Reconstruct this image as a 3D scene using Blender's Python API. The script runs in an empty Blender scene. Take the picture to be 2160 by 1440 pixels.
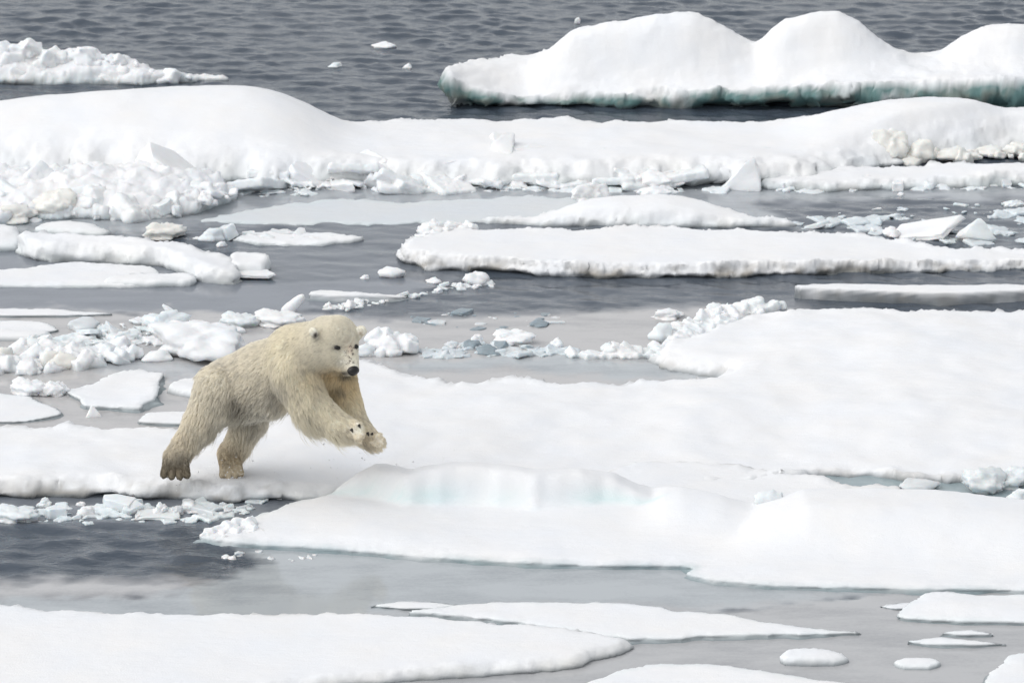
import bpy, bmesh, math, random
import numpy as np
from mathutils import Vector, Matrix, kdtree

# ------------------------------------------------------------------ camera, sky, sun, exposure
scene = bpy.context.scene
CAM_H, PITCH, LENS = 12.2, math.radians(14.9), 160.0
FPX = LENS / 36.0 * 2160.0
cam_data = bpy.data.cameras.new("camera")
cam_data.lens = LENS; cam_data.sensor_width = 36.0; cam_data.sensor_fit = 'HORIZONTAL'
cam_data.clip_start = 0.5; cam_data.clip_end = 6000.0
cam_data.dof.use_dof = True; cam_data.dof.focus_distance = 41.5; cam_data.dof.aperture_fstop = 4.5
cam = bpy.data.objects.new("camera", cam_data)
cam.location = (0, 0, CAM_H); cam.rotation_euler = (math.pi / 2 - PITCH, 0, 0)
scene.collection.objects.link(cam); scene.camera = cam

SUN_EL, SUN_AZ = math.radians(52), math.radians(-112)     # azimuth from +Y (away from the camera), negative = left
world = bpy.data.worlds.new("World"); scene.world = world; world.use_nodes = True
nt = world.node_tree; nt.nodes.clear()
sky = nt.nodes.new("ShaderNodeTexSky"); sky.sky_type = 'NISHITA'; sky.sun_disc = False
sky.sun_elevation = SUN_EL; sky.sun_rotation = SUN_AZ
sky.air_density = 1.0; sky.dust_density = 2.0; sky.ozone_density = 1.0
hsv = nt.nodes.new("ShaderNodeHueSaturation"); hsv.inputs['Saturation'].default_value = 0.15
bg = nt.nodes.new("ShaderNodeBackground"); bg.inputs['Strength'].default_value = 0.15
wo = nt.nodes.new("ShaderNodeOutputWorld")
nt.links.new(sky.outputs[0], hsv.inputs['Color']); nt.links.new(hsv.outputs[0], bg.inputs[0]); nt.links.new(bg.outputs[0], wo.inputs[0])

sun_data = bpy.data.lights.new("sun", 'SUN'); sun_data.energy = 0.8; sun_data.angle = math.radians(95)
sun_data.color = (1.0, 0.955, 0.89)
sun = bpy.data.objects.new("sun", sun_data); scene.collection.objects.link(sun)
sdir = Vector((math.sin(SUN_AZ) * math.cos(SUN_EL), math.cos(SUN_AZ) * math.cos(SUN_EL), math.sin(SUN_EL)))
sun.rotation_euler = (-sdir).to_track_quat('-Z', 'Y').to_euler()
vs = scene.view_settings
vs.view_transform = 'Standard'; vs.look = 'None'; vs.gamma = 1.0; vs.use_curve_mapping = False
vs.exposure = 0.36
scene.cycles.use_denoising = True
scene.cycles.max_bounces = 6; scene.cycles.diffuse_bounces = 4; scene.cycles.glossy_bounces = 3

# ------------------------------------------------------------------ helpers
rng = np.random.default_rng(7)
random.seed(7)
C = scene.collection
CT, ST = math.cos(PITCH), math.sin(PITCH)

def ray(u, v):
    x = (u - 1080.0) / FPX; y = (720.0 - v) / FPX
    return np.array([x, CT + y * ST, -ST + y * CT])

def unp(u, v, z=0.0):
    d = ray(u, v); t = (z - CAM_H) / d[2]
    return np.array([0, 0, CAM_H]) + d * t

def proj(P):
    P = np.asarray(P, float); q = P - np.array([0, 0, CAM_H])
    f = q[..., 1] * CT - q[..., 2] * ST
    up = q[..., 1] * ST + q[..., 2] * CT
    return 1080 + FPX * q[..., 0] / f, 720 - FPX * up / f

def pxm(v):                                   # photo pixels per metre where row v meets the water
    d = ray(1080, v); return FPX / (CAM_H / -d[2])

_prm = np.random.default_rng(3).permutation(256).astype(np.int32); _prm = np.concatenate([_prm, _prm, _prm])
_g = np.random.default_rng(4).normal(size=(256, 3)); _g /= np.linalg.norm(_g, axis=1)[:, None]; _g = _g.astype(np.float32)
def perlin(P):
    P = np.asarray(P, np.float32); I = np.floor(P).astype(np.int32); F = P - I; I &= 255
    U = F * F * F * (F * (F * 6 - 15) + 10)
    out = np.zeros(len(P), np.float32)
    for a in (0, 1):
        for b in (0, 1):
            for c in (0, 1):
                h = _prm[_prm[_prm[(I[:, 0] + a) & 255] + ((I[:, 1] + b) & 255)] + ((I[:, 2] + c) & 255)]
                g = _g[h]
                d = g[:, 0] * (F[:, 0] - a) + g[:, 1] * (F[:, 1] - b) + g[:, 2] * (F[:, 2] - c)
                w = (U[:, 0] if a else 1 - U[:, 0]) * (U[:, 1] if b else 1 - U[:, 1]) * (U[:, 2] if c else 1 - U[:, 2])
                out += w * d
    return out * 1.6
def fbm(P, oct=3, gain=0.5):
    P = np.asarray(P, np.float32); o = np.zeros(len(P), np.float32); a = 1.0
    for i in range(oct):
        o += a * perlin(P * (2.0 ** i) + 13.7 * i); a *= gain
    return o

def mesh_from(name, V, Fq, smooth=True):
    m = bpy.data.meshes.new(name)
    V = np.asarray(V, np.float32); Fq = np.asarray(Fq, np.int32)
    k = Fq.shape[1]
    m.vertices.add(len(V)); m.vertices.foreach_set('co', V.ravel())
    m.loops.add(Fq.size); m.loops.foreach_set('vertex_index', Fq.ravel())
    m.polygons.add(len(Fq)); m.polygons.foreach_set('loop_start', np.arange(0, Fq.size, k, dtype=np.int32))
    m.polygons.foreach_set('use_smooth', np.full(len(Fq), smooth))
    m.update(calc_edges=True); m.validate()
    return m

def set_tint(m, col, name='tint'):
    a = m.attributes.new(name, 'FLOAT_COLOR', 'POINT')
    c = np.ones((len(m.vertices), 4), np.float32); c[:, :3] = col
    a.data.foreach_set('color', c.ravel())

def link(name, mesh, mat=None, parent=None, loc=(0, 0, 0)):
    o = bpy.data.objects.new(name, mesh); C.objects.link(o); o.location = loc
    if mat is not None and mesh is not None and not mesh.materials: mesh.materials.append(mat)
    if parent is not None: o.parent = parent
    return o

def tag(o, label=None, cat=None, group=None, kind=None):
    if label: o['label'] = label
    if cat: o['category'] = cat
    if group: o['group'] = group
    if kind: o['kind'] = kind
    return o

# ------------------------------------------------------------------ materials
def new_mat(name):
    m = bpy.data.materials.new(name); m.use_nodes = True
    n = m.node_tree.nodes; b = n['Principled BSDF']
    return m, m.node_tree, n, b

def noise_node(n, l, scale, detail=3.0, rough=0.55, coord=None, scl=None):
    t = n.new('ShaderNodeTexNoise'); t.inputs['Scale'].default_value = scale
    t.inputs['Detail'].default_value = detail; t.inputs['Roughness'].default_value = rough
    if coord is not None:
        if scl:
            mp = n.new('ShaderNodeMapping'); mp.inputs['Scale'].default_value = scl
            l.new(coord, mp.inputs['Vector']); l.new(mp.outputs[0], t.inputs['Vector'])
        else: l.new(coord, t.inputs['Vector'])
    return t

def snow_material(name, fine, coarse, rough, sss):
    m, t, n, b = new_mat(name); l = t.links
    geo = n.new('ShaderNodeNewGeometry'); pos = geo.outputs['Position']
    at = n.new('ShaderNodeAttribute'); at.attribute_name = 'tint'
    n1 = noise_node(n, l, 1.3, 4, 0.6, pos)
    mr = n.new('ShaderNodeMapRange'); mr.inputs[1].default_value = 0.3; mr.inputs[2].default_value = 0.75
    mr.inputs[3].default_value = 0.0; mr.inputs[4].default_value = 1.0
    l.new(n1.outputs['Fac'], mr.inputs[0])
    mix = n.new('ShaderNodeMix'); mix.data_type = 'RGBA'; mix.blend_type = 'MULTIPLY'; mix.inputs['Factor'].default_value = 1.0
    ramp = n.new('ShaderNodeMix'); ramp.data_type = 'RGBA'
    ramp.inputs['A'].default_value = (0.955, 0.975, 1.0, 1); ramp.inputs['B'].default_value = (1.0, 0.99, 0.972, 1)
    l.new(mr.outputs[0], ramp.inputs['Factor'])
    l.new(at.outputs['Color'], mix.inputs['A']); l.new(ramp.outputs['Result'], mix.inputs['B'])
    l.new(mix.outputs['Result'], b.inputs['Base Color'])
    b.inputs['Roughness'].default_value = rough; b.inputs['Specular IOR Level'].default_value = 0.25
    if sss:
        b.inputs['Subsurface Weight'].default_value = sss
        b.inputs['Subsurface Radius'].default_value = (0.5, 0.8, 1.0); b.inputs['Subsurface Scale'].default_value = 0.05
    na = noise_node(n, l, 70, 3, 0.65, pos); nb = noise_node(n, l, 5, 6, 0.6, pos, (0.8, 1.5, 1.2))
    b1 = n.new('ShaderNodeBump'); b1.inputs['Strength'].default_value = 1.0; b1.inputs['Distance'].default_value = coarse
    b2 = n.new('ShaderNodeBump'); b2.inputs['Strength'].default_value = 1.0; b2.inputs['Distance'].default_value = fine
    l.new(nb.outputs['Fac'], b1.inputs['Height']); l.new(na.outputs['Fac'], b2.inputs['Height'])
    l.new(b1.outputs[0], b2.inputs['Normal']); l.new(b2.outputs[0], b.inputs['Normal'])
    return m

SNOW = snow_material('snow', 0.003, 0.011, 0.75, 0)
RUBBLE = snow_material('rubble_ice', 0.003, 0.010, 0.6, .35)
CLEAR = snow_material('wet_ice', 0.002, 0.012, 0.32, .45)

def water_material():
    m, t, n, b = new_mat('sea_water'); l = t.links
    geo = n.new('ShaderNodeNewGeometry'); pos = geo.outputs['Position']
    film_sky = n.new('ShaderNodeAttribute'); film_sky.attribute_name = 'film_sky'      # thin new ice, plus sky reflection painted in on calm water: colour + cover
    rip = n.new('ShaderNodeAttribute'); rip.attribute_name = 'ripple'
    # streaky, grainy cover
    n1 = noise_node(n, l, 1.0, 4, 0.6, pos, (0.9, 2.2, 1))
    n2 = noise_node(n, l, 26, 3, 0.7, pos)
    a1 = n.new('ShaderNodeMath'); a1.operation = 'MULTIPLY_ADD'; a1.inputs[1].default_value = 1.1; a1.inputs[2].default_value = 0.42
    l.new(n1.outputs['Fac'], a1.inputs[0])
    a2 = n.new('ShaderNodeMath'); a2.operation = 'MULTIPLY_ADD'; a2.inputs[1].default_value = 0.30; a2.inputs[2].default_value = -0.15
    l.new(n2.outputs['Fac'], a2.inputs[0])
    a3 = n.new('ShaderNodeMath'); a3.operation = 'ADD'; l.new(a1.outputs[0], a3.inputs[0]); l.new(a2.outputs[0], a3.inputs[1])
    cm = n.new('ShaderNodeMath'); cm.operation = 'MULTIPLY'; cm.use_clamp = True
    l.new(film_sky.outputs['Alpha'], cm.inputs[0]); l.new(a3.outputs[0], cm.inputs[1])
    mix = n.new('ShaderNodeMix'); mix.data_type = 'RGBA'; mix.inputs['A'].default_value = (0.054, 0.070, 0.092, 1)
    l.new(cm.outputs[0], mix.inputs['Factor']); l.new(film_sky.outputs['Color'], mix.inputs['B'])
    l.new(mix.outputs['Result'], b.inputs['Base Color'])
    b.inputs['IOR'].default_value = 1.34; b.inputs['Specular IOR Level'].default_value = 0.5
    mr = n.new('ShaderNodeMapRange'); mr.inputs[3].default_value = 0.03; mr.inputs[4].default_value = 0.075
    l.new(cm.outputs[0], mr.inputs[0]); l.new(mr.outputs[0], b.inputs['Roughness'])
    nb = noise_node(n, l, 12, 4, 0.65, pos, (0.7, 1.3, 1))
    bp = n.new('ShaderNodeBump'); bp.inputs['Distance'].default_value = 0.02
    rs = n.new('ShaderNodeMath'); rs.operation = 'MULTIPLY'; rs.inputs[1].default_value = 0.55; l.new(rip.outputs['Fac'], rs.inputs[0])
    l.new(rs.outputs[0], bp.inputs['Strength']); l.new(nb.outputs['Fac'], bp.inputs['Height']); l.new(bp.outputs[0], b.inputs['Normal'])
    return m
WATER = water_material()

# ------------------------------------------------------------------ polygons
def catmull(pts, step):
    P = np.asarray(pts, float); n = len(P); out = []
    for i in range(n):
        p0, p1, p2, p3 = P[i - 1], P[i], P[(i + 1) % n], P[(i + 2) % n]
        L = np.linalg.norm((p2 - p1)[:2]); k = max(2, int(L / step))
        t = (np.arange(k) / k)[:, None]
        c = 0.5 * (2 * p1 + (p2 - p0) * t + (2 * p0 - 5 * p1 + 4 * p2 - p3) * t ** 2 + (3 * p1 - p0 - 3 * p2 + p3) * t ** 3)
        lin = p1 + (p2 - p1) * t
        out.append(0.55 * c + 0.45 * lin)
    return np.concatenate(out)

def poly_sdf(Q, B):
    """signed distance (inside +), nearest boundary point and index for points Q to closed polyline B"""
    Q = Q.astype(np.float32); A = B[:, :2].astype(np.float32); D = np.roll(A, -1, 0) - A
    L2 = np.maximum((D ** 2).sum(1), 1e-9)
    N = len(Q); best = np.full(N, 1e9, np.float32); bi = np.zeros(N, np.int32); bt = np.zeros(N, np.float32)
    ins = np.zeros(N, bool)
    for s in range(0, N, 20000):
        q = Q[s:s + 20000]
        rx = q[:, None, 0] - A[None, :, 0]; ry = q[:, None, 1] - A[None, :, 1]
        t = np.clip((rx * D[:, 0] + ry * D[:, 1]) / L2, 0, 1)
        d2 = (rx - t * D[:, 0]) ** 2 + (ry - t * D[:, 1]) ** 2
        i = d2.argmin(1); ar = np.arange(len(q))
        best[s:s + 20000] = d2[ar, i]; bi[s:s + 20000] = i; bt[s:s + 20000] = t[ar, i]
        y0 = A[:, 1]; y1 = y0 + D[:, 1]
        cr = ((y0[None] > q[:, None, 1]) != (y1[None] > q[:, None, 1]))
        xi = A[None, :, 0] + (q[:, None, 1] - y0[None]) / np.where(np.abs(D[:, 1]) < 1e-9, 1e-9, D[:, 1])[None] * D[None, :, 0]
        ins[s:s + 20000] = ((cr & (q[:, None, 0] < xi)).sum(1) % 2) == 1
    d = np.sqrt(best); d = np.where(ins, d, -d)
    near = A[bi] + bt[:, None] * D[bi]
    return d, near, bi

SNOWC = np.array([0.80, 0.805, 0.815])
_seed = [0]
def floe_mesh(pts, tp=30, rough=0.03, lump=0.03, under=0.05, ridges=(), mounds=(), res=0.03, soft=0.10, drop=0.35,
              und=0.025, ice=(0.62, 0.72, 0.72), icemix=0.5, dirt=0.0, band=None, toplump=0.0, wet=0.6, depth=0.14, ystretch=1.4, icetop=2.0, blur=0.22, pocket=0.5, base=None):
    _seed[0] += 1; sd = _seed[0] * 17.31
    W = []
    for p in pts:
        t_px = p[2] if len(p) > 2 else tp
        t = t_px / (pxm(p[1]) * 0.965)
        w = unp(p[0], p[1], t); W.append((w[0], w[1], t))
    W = np.array(W)
    B = catmull(W, 0.06)
    # crumbly outline
    T = np.roll(B, -1, 0) - np.roll(B, 1, 0); Nn = np.stack([T[:, 1], -T[:, 0]], 1); Nn /= np.maximum(np.linalg.norm(Nn, axis=1), 1e-6)[:, None]
    area = 0.5 * np.sum(B[:, 0] * np.roll(B[:, 1], -1) - np.roll(B[:, 0], -1) * B[:, 1])
    if area < 0: Nn = -Nn
    P3 = np.stack([B[:, 0], B[:, 1], np.full(len(B), sd)], 1)
    off = rough * (1.0 * fbm(P3 * 1.7, 2) + 0.8 * fbm(P3 * 6.0, 3, 0.6))
    B = B.copy(); B[:, :2] += Nn * off[:, None]
    nb = band or 7
    dx, dy = res, res * ystretch
    bw = nb * res
    x0, x1 = B[:, 0].min() - bw - dx, B[:, 0].max() + bw + dx
    y0, y1 = B[:, 1].min() - bw - dy, B[:, 1].max() + bw + dy
    nx, ny = int((x1 - x0) / dx) + 2, int((y1 - y0) / dy) + 2
    X, Y = np.meshgrid(x0 + np.arange(nx) * dx, y0 + np.arange(ny) * dy, indexing='ij')
    Q = np.stack([X.ravel(), Y.ravel()], 1)
    d, near, bi = poly_sdf(Q, B)
    keep = d > -bw
    # rim height, spread to the inside
    tz = np.zeros(len(Q)); ii = np.where(keep)[0]
    ws = np.zeros(len(ii)); acc = np.zeros(len(ii))
    step = max(1, len(B) // 90)
    for k in range(0, len(B), step):
        w = 1.0 / (((Q[ii] - B[k, :2]) ** 2).sum(1) + 0.02) ** 1.5
        ws += w; acc += w * B[k, 2]
    tz[ii] = acc / ws
    ins = d >= 0
    top = np.zeros(len(Q)); tilt_ice = np.zeros(len(Q))
    for rd in ridges:
        rp = sorted(rd['pts']); us = [r[0] for r in rp]
        xs, ys, hs = [], [], []
        for r in rp:
            u, v_t = r[0], r[-1]; vb = r[1] if len(r) == 3 else rd['vb']
            g = unp(u, vb)
            z = (vb - v_t) / (pxm(vb) * 0.965)
            xs.append(g[0]); ys.append(g[1]); hs.append(z)
        xq = Q[ii, 0]; yr = np.interp(xq, xs, ys); hr = np.interp(xq, xs, hs)
        if rd.get('wavy'):
            wz = fbm(np.stack([xq * 1.6, np.zeros(len(ii)), np.full(len(ii), sd)], 1), 3, .6); yr = yr + rd['wavy'] * wz; hr = hr * (1 + .05 * wz) + .012 * fbm(np.stack([xq * 7, yr * 3, np.full(len(ii), sd)], 1), 2)
        fall = np.ones(len(ii)); e = rd.get('ends', 0.25)
        fall *= np.clip((xq - xs[0]) / e + 1e-3, 0, 1) if rd.get('cap0', True) else 1
        fall *= np.clip((xs[-1] - xq) / e + 1e-3, 0, 1) if rd.get('cap1', True) else 1
        s = np.where(Q[ii, 1] < yr, rd['sf'], rd['sb'])
        pw = rd.get('pow', 2.0)
        g = np.exp(-np.abs((Q[ii, 1] - yr) / s) ** pw)
        add = np.maximum(hr - tz[ii], 0) * g * fall
        top[ii] = np.maximum(top[ii], add) if rd.get('mode', 'max') == 'max' else top[ii] + add
        if rd.get('ice'):
            fr = np.where(Q[ii, 1] < yr, np.exp(-((Q[ii, 1] - (yr - rd['sf'] * 1.25)) / (rd['sf'] * 0.40)) ** 2), 0)
            tilt_ice[ii] = np.maximum(tilt_ice[ii], fr * np.clip(add.max() and 1.0, 0, 1) * fall * rd['ice'])
    for (u, v, rx, ry, h) in mounds:
        g = unp(u, v, 0.1); top[ii] += h * np.exp(-((Q[ii, 0] - g[0]) / rx) ** 2 - ((Q[ii, 1] - g[1]) / ry) ** 2)
    ds = d
    if top.any():
        D2 = np.clip(d, -.6, 1.5).reshape(nx, ny); bs = .16
        for axs, st in ((0, dx), (1, dy)):
            kr = max(1, int(2 * bs / st)); kx = np.exp(-0.5 * (np.arange(-kr, kr + 1) * st / bs) ** 2); kx /= kx.sum()
            pad = [(0, 0), (0, 0)]; pad[axs] = (kr, kr); Tp = np.pad(D2, pad, mode='edge'); a2 = np.zeros_like(D2)
            for j_, w_ in enumerate(kx): a2 += w_ * (Tp[j_:j_ + nx] if axs == 0 else Tp[:, j_:j_ + ny])
            D2 = a2
        ds = D2.ravel()
    if top.any() and blur > 0:                            # soften drifted shapes
        T2 = top.reshape(nx, ny)
        for axs, st in ((0, dx), (1, dy)):
            kr = max(1, int(2.2 * blur / st)); kx = np.exp(-0.5 * (np.arange(-kr, kr + 1) * st / blur) ** 2); kx /= kx.sum()
            pad = [(0, 0), (0, 0)]; pad[axs] = (kr, kr); Tp = np.pad(T2, pad, mode='edge'); acc2 = np.zeros_like(T2)
            for j_, w_ in enumerate(kx): acc2 += w_ * (Tp[j_:j_ + nx] if axs == 0 else Tp[:, j_:j_ + ny])
            T2 = acc2
        top = T2.ravel()
    Pn = np.stack([Q[:, 0], Q[:, 1], np.full(len(Q), sd)], 1)
    undu = np.zeros(len(Q)); undu[ii] = und * (fbm(Pn[ii] * 0.55, 2) + 0.45 * fbm(Pn[ii] * 1.9, 2))
    sh = np.clip(d / soft, 0, 1); shoulder = drop * (1 - sh) ** 2
    edge = np.clip(d / (soft * 3), 0, 1); edge = edge * edge * (3 - 2 * edge)
    s = np.clip(-d / bw, 0, 1)
    tb = tz * (1 - drop) + np.where(ins, 0, 0)
    zin = tz * (1 - shoulder) + top * np.clip(ds / (soft * 1.5), 0, 1) ** 0.9 + undu * edge
    zout = tb - (tb + depth) * s
    zin = np.maximum(zin, tz * (1 - shoulder) * 0.65)
    Z = np.where(ins, zin, zout)
    dirv = Q - near; ln = np.maximum(np.linalg.norm(dirv, axis=1), 1e-6); dirv = dirv / ln[:, None]
    pk = np.ones(len(Q)); pk[ii] = np.clip(1 + pocket * 2.2 * fbm(np.stack([near[ii, 0] * 1.8, near[ii, 1] * 1.8, np.full(len(ii), sd + 5)], 1), 3, .6), .1, 2.4)
    prof = 0.35 * under * np.sin(np.pi * np.clip(s * 1.3, 0, 1)) - under * pk * np.clip((s - 0.22) / 0.5, 0, 1) ** 1.2
    XY = np.where(ins[:, None], Q, near + dirv * prof[:, None])
    # lumps near the rim and on the wall
    nearrim = keep & (d < soft * 2.5)
    if toplump > 0: nearrim = keep
    k = np.where(nearrim)[0]
    V3 = np.stack([XY[k, 0], XY[k, 1], Z[k] * 5.0 + sd], 1)
    L = fbm(V3 * 2.6, 2, 0.6) + 0.45 * np.abs(fbm(V3 * 8.0, 3, 0.55)) + 0.25 * fbm(V3 * 17.0, 2)
    wgt = np.exp(-(np.maximum(d[k], 0) / (soft * 1.1)) ** 2) * lump + toplump * np.clip(d[k] / soft, 0, 1)
    outd = np.zeros((len(k), 2))
    outd[~ins[k]] = dirv[k][~ins[k]]
    m_in = ins[k]; outd[m_in] = -dirv[k][m_in]*np.exp(-(d[k][m_in]/soft)**2)[:, None]
    XY[k] += outd * (L * wgt)[:, None]
    Z[k] += L * wgt * np.where(ins[k], 0.9, 0.25)
    # tint
    wall = np.where(ins, np.clip(1 - d / (soft * 0.7), 0, 1) * 0.4, 0.4 + 0.6 * np.clip(s * icetop, 0, 1))
    V = np.stack([XY[:, 0], XY[:, 1], Z], 1)
    col = np.repeat((SNOWC if base is None else np.array(base))[None], len(Q), 0)
    if len(k):
        nz = np.zeros(len(Q)); nz[k] = fbm(np.stack([V[k, 0] * 2.2, V[k, 1] * 2.2, V[k, 2] * 3 + sd], 1), 3, 0.6)
        im = np.clip(wall * icemix * (1 + 0.9 * nz), 0, 1)[:, None]
        col = col * (1 - im) + np.array(ice)[None] * im
        if dirt > 0:
            nz2 = np.zeros(len(Q)); nz2[k] = fbm(np.stack([V[k, 0] * 3.1 + 40, V[k, 1] * 3.1, V[k, 2] * 4 + sd], 1), 3, 0.6)
            dm = (np.clip(nz2 * 2.2 + 0.25, 0, 1) * np.where(ins, wall, np.clip(.3 + s * 2.2, 0, 1)) * dirt)[:, None]
            col = col * (1 - dm) + np.array([0.30, 0.275, 0.235])[None] * dm
        wm = (np.clip((0.045 - V[:, 2]) / 0.05, 0, 1) * np.where(ins, 0, 1) * wet)[:, None]     # soaked ice at the water line; low floes' dark reflection painted in too
        col = col * (1 - wm) + np.array([0.17, 0.20, 0.215])[None] * wm
    if tilt_ice.any():
        nz = np.zeros(len(Q)); nz[ii] = fbm(np.stack([Q[ii, 0] * 1.1, Q[ii, 1] * 4, np.full(len(ii), sd)], 1), 3)
        im = np.clip(tilt_ice * (0.75 + 1.3 * nz), 0, 1)[:, None]
        col = col * (1 - im) + np.array([0.62, 0.755, 0.755])[None] * im
    idx = np.arange(nx * ny).reshape(nx, ny)
    q = np.stack([idx[:-1, :-1], idx[1:, :-1], idx[1:, 1:], idx[:-1, 1:]], -1).reshape(-1, 4)
    q = q[keep[q].all(1)]
    used = np.unique(q); re = -np.ones(nx * ny, np.int64); re[used] = np.arange(len(used))
    V = V[used]; q = re[q]; col = col[used]
    ctr = np.array([V[:, 0].mean(), V[:, 1].mean(), 0.0])
    return V - ctr, q, np.clip(col, 0.02, 0.93), ctr

def floe(name, label, pts, mat=None, cat='ice floe', group=None, **kw):
    V, q, col, ctr = floe_mesh(pts, **kw)
    m = mesh_from(name, V, q); set_tint(m, col)
    o = link(name, m, mat or SNOW, loc=ctr)
    return tag(o, label, cat, group)

# ------------------------------------------------------------------ sea
def soft_mask(U, Vv, poly, feather):
    A = np.array(poly, float).copy()
    b0, b1 = A.min(0) - (90, 35), A.max(0) + (90, 35)
    out = np.zeros(len(U)); k = np.where((U > b0[0]) & (U < b1[0]) & (Vv > b0[1]) & (Vv < b1[1]))[0]
    A[:, 1] *= 3.0; Bp = catmull(A, 90)
    d, _, _ = poly_sdf(np.stack([U[k], Vv[k] * 3.0], 1), Bp)
    jit = 34 * fbm(np.stack([U[k] / 80, Vv[k] / 22, np.zeros(len(k))], 1), 3, 0.6)
    out[k] = np.clip((d + jit) / feather + 0.5, 0, 1)
    return out

def build_sea():
    r = 0.045
    xs = np.arange(-9.0, 9.0 + 1e-6, r); ys = np.arange(32.0, 70.0 + 1e-6, r)
    X, Y = np.meshgrid(xs, ys, indexing='ij'); X = X.ravel(); Y = Y.ravel(); N = len(X)
    U, Vv = proj(np.stack([X, Y, np.zeros(N)], 1))
    ripple = np.ones(N); film_sky = np.zeros((N, 4))
    GREY = (.20, .22, .25); BEIGE = (.465, .458, .456); BLUE = (.42, .45, .47); WHITE = (.62, .64, .66)  # BEIGE and BLUE have the calm water's sky reflection painted in
    vis = np.where((U > -500) & (U < 2660) & (Vv > -60) & (Vv < 1560))[0]
    Uv, Vs = U[vis], Vv[vis]
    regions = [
        # outline in photo pixels laid on the water, colour of new ice and painted sky reflection in the film, cover, ripple, feather
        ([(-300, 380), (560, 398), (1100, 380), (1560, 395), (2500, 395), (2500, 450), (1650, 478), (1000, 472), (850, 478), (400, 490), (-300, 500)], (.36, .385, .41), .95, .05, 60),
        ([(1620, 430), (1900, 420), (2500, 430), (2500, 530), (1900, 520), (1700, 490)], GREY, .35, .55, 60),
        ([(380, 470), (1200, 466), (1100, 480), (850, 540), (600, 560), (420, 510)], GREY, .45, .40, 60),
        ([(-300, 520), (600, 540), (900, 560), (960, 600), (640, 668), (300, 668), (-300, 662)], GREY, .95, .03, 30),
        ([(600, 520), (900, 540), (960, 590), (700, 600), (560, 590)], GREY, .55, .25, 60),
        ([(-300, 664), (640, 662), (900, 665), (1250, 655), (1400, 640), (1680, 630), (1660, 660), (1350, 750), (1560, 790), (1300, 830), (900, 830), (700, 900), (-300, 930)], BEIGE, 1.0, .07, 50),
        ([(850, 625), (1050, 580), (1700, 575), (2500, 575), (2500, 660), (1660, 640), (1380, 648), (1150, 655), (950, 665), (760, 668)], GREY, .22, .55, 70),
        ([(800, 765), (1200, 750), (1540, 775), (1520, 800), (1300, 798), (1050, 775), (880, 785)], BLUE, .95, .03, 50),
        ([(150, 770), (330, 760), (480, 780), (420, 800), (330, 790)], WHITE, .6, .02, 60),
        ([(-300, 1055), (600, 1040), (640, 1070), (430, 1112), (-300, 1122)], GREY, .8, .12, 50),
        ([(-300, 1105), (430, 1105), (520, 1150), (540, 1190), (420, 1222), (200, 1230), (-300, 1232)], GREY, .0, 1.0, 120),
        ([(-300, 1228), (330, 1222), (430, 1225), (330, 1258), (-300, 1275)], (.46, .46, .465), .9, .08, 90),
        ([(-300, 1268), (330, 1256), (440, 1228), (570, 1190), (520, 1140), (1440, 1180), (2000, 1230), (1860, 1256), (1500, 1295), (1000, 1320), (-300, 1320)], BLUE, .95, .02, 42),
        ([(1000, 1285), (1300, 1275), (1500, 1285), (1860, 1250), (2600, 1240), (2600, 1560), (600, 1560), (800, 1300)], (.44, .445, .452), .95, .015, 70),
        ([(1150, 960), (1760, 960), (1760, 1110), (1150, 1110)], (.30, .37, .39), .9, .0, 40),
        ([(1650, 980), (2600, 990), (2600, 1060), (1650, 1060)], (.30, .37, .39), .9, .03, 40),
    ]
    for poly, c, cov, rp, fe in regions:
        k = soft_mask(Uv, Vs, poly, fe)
        f = film_sky[vis]
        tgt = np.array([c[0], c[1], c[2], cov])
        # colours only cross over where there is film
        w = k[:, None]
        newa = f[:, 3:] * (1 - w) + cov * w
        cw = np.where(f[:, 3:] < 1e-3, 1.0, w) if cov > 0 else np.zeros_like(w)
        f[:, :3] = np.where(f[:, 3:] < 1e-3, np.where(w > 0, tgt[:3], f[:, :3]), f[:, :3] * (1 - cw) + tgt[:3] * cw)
        f[:, 3:] = newa; film_sky[vis] = f
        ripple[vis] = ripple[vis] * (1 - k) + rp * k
    # wind waves
    Z = np.zeros(N); g = np.random.default_rng(11)
    gust = 0.75 + 0.5 * fbm(np.stack([X * 0.35, Y * 0.2, np.zeros(N)], 1), 2)
    for i in range(60):
        lam = math.exp(g.uniform(math.log(0.16), math.log(0.75))); th = g.normal(0.2, 0.65)
        kk = 2 * math.pi / lam; ph = g.uniform(0, 6.28)
        amp = 0.040 * lam / (2 * math.pi)
        wob = 0.9 * np.sin(X * g.uniform(.4, 1.2) + Y * g.uniform(.3, .9) + g.uniform(0, 6))
        Z += amp * np.sin(kk * (X * math.sin(th) + Y * math.cos(th)) + ph + wob)
    edge = np.clip(np.minimum.reduce([X + 9, 9 - X, Y - 32, 70 - Y]) / 1.0, 0, 1)
    Z *= ripple * gust * edge
    nx, ny = len(xs), len(ys)
    idx = np.arange(N).reshape(nx, ny)
    q = np.stack([idx[:-1, :-1], idx[1:, :-1], idx[1:, 1:], idx[:-1, 1:]], -1).reshape(-1, 4)
    V = np.stack([X, Y, Z], 1)
    # out to the horizon
    x1, y1 = xs[-1], ys[-1]; R = 4000.0
    outer = np.array([[-9, 32, 0], [x1, 32, 0], [x1, y1, 0], [-9, y1, 0], [-R, -200, 0], [R, -200, 0], [R, R, 0], [-R, R, 0]])
    oq = np.array([[4, 5, 1, 0], [5, 6, 2, 1], [6, 7, 3, 2], [7, 4, 0, 3]]) + N
    V = np.concatenate([V, outer]); q = np.concatenate([q, oq])
    ripple = np.concatenate([ripple, np.ones(8)]); film_sky = np.concatenate([film_sky, np.zeros((8, 4))])
    m = mesh_from('sea', V, q)
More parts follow.
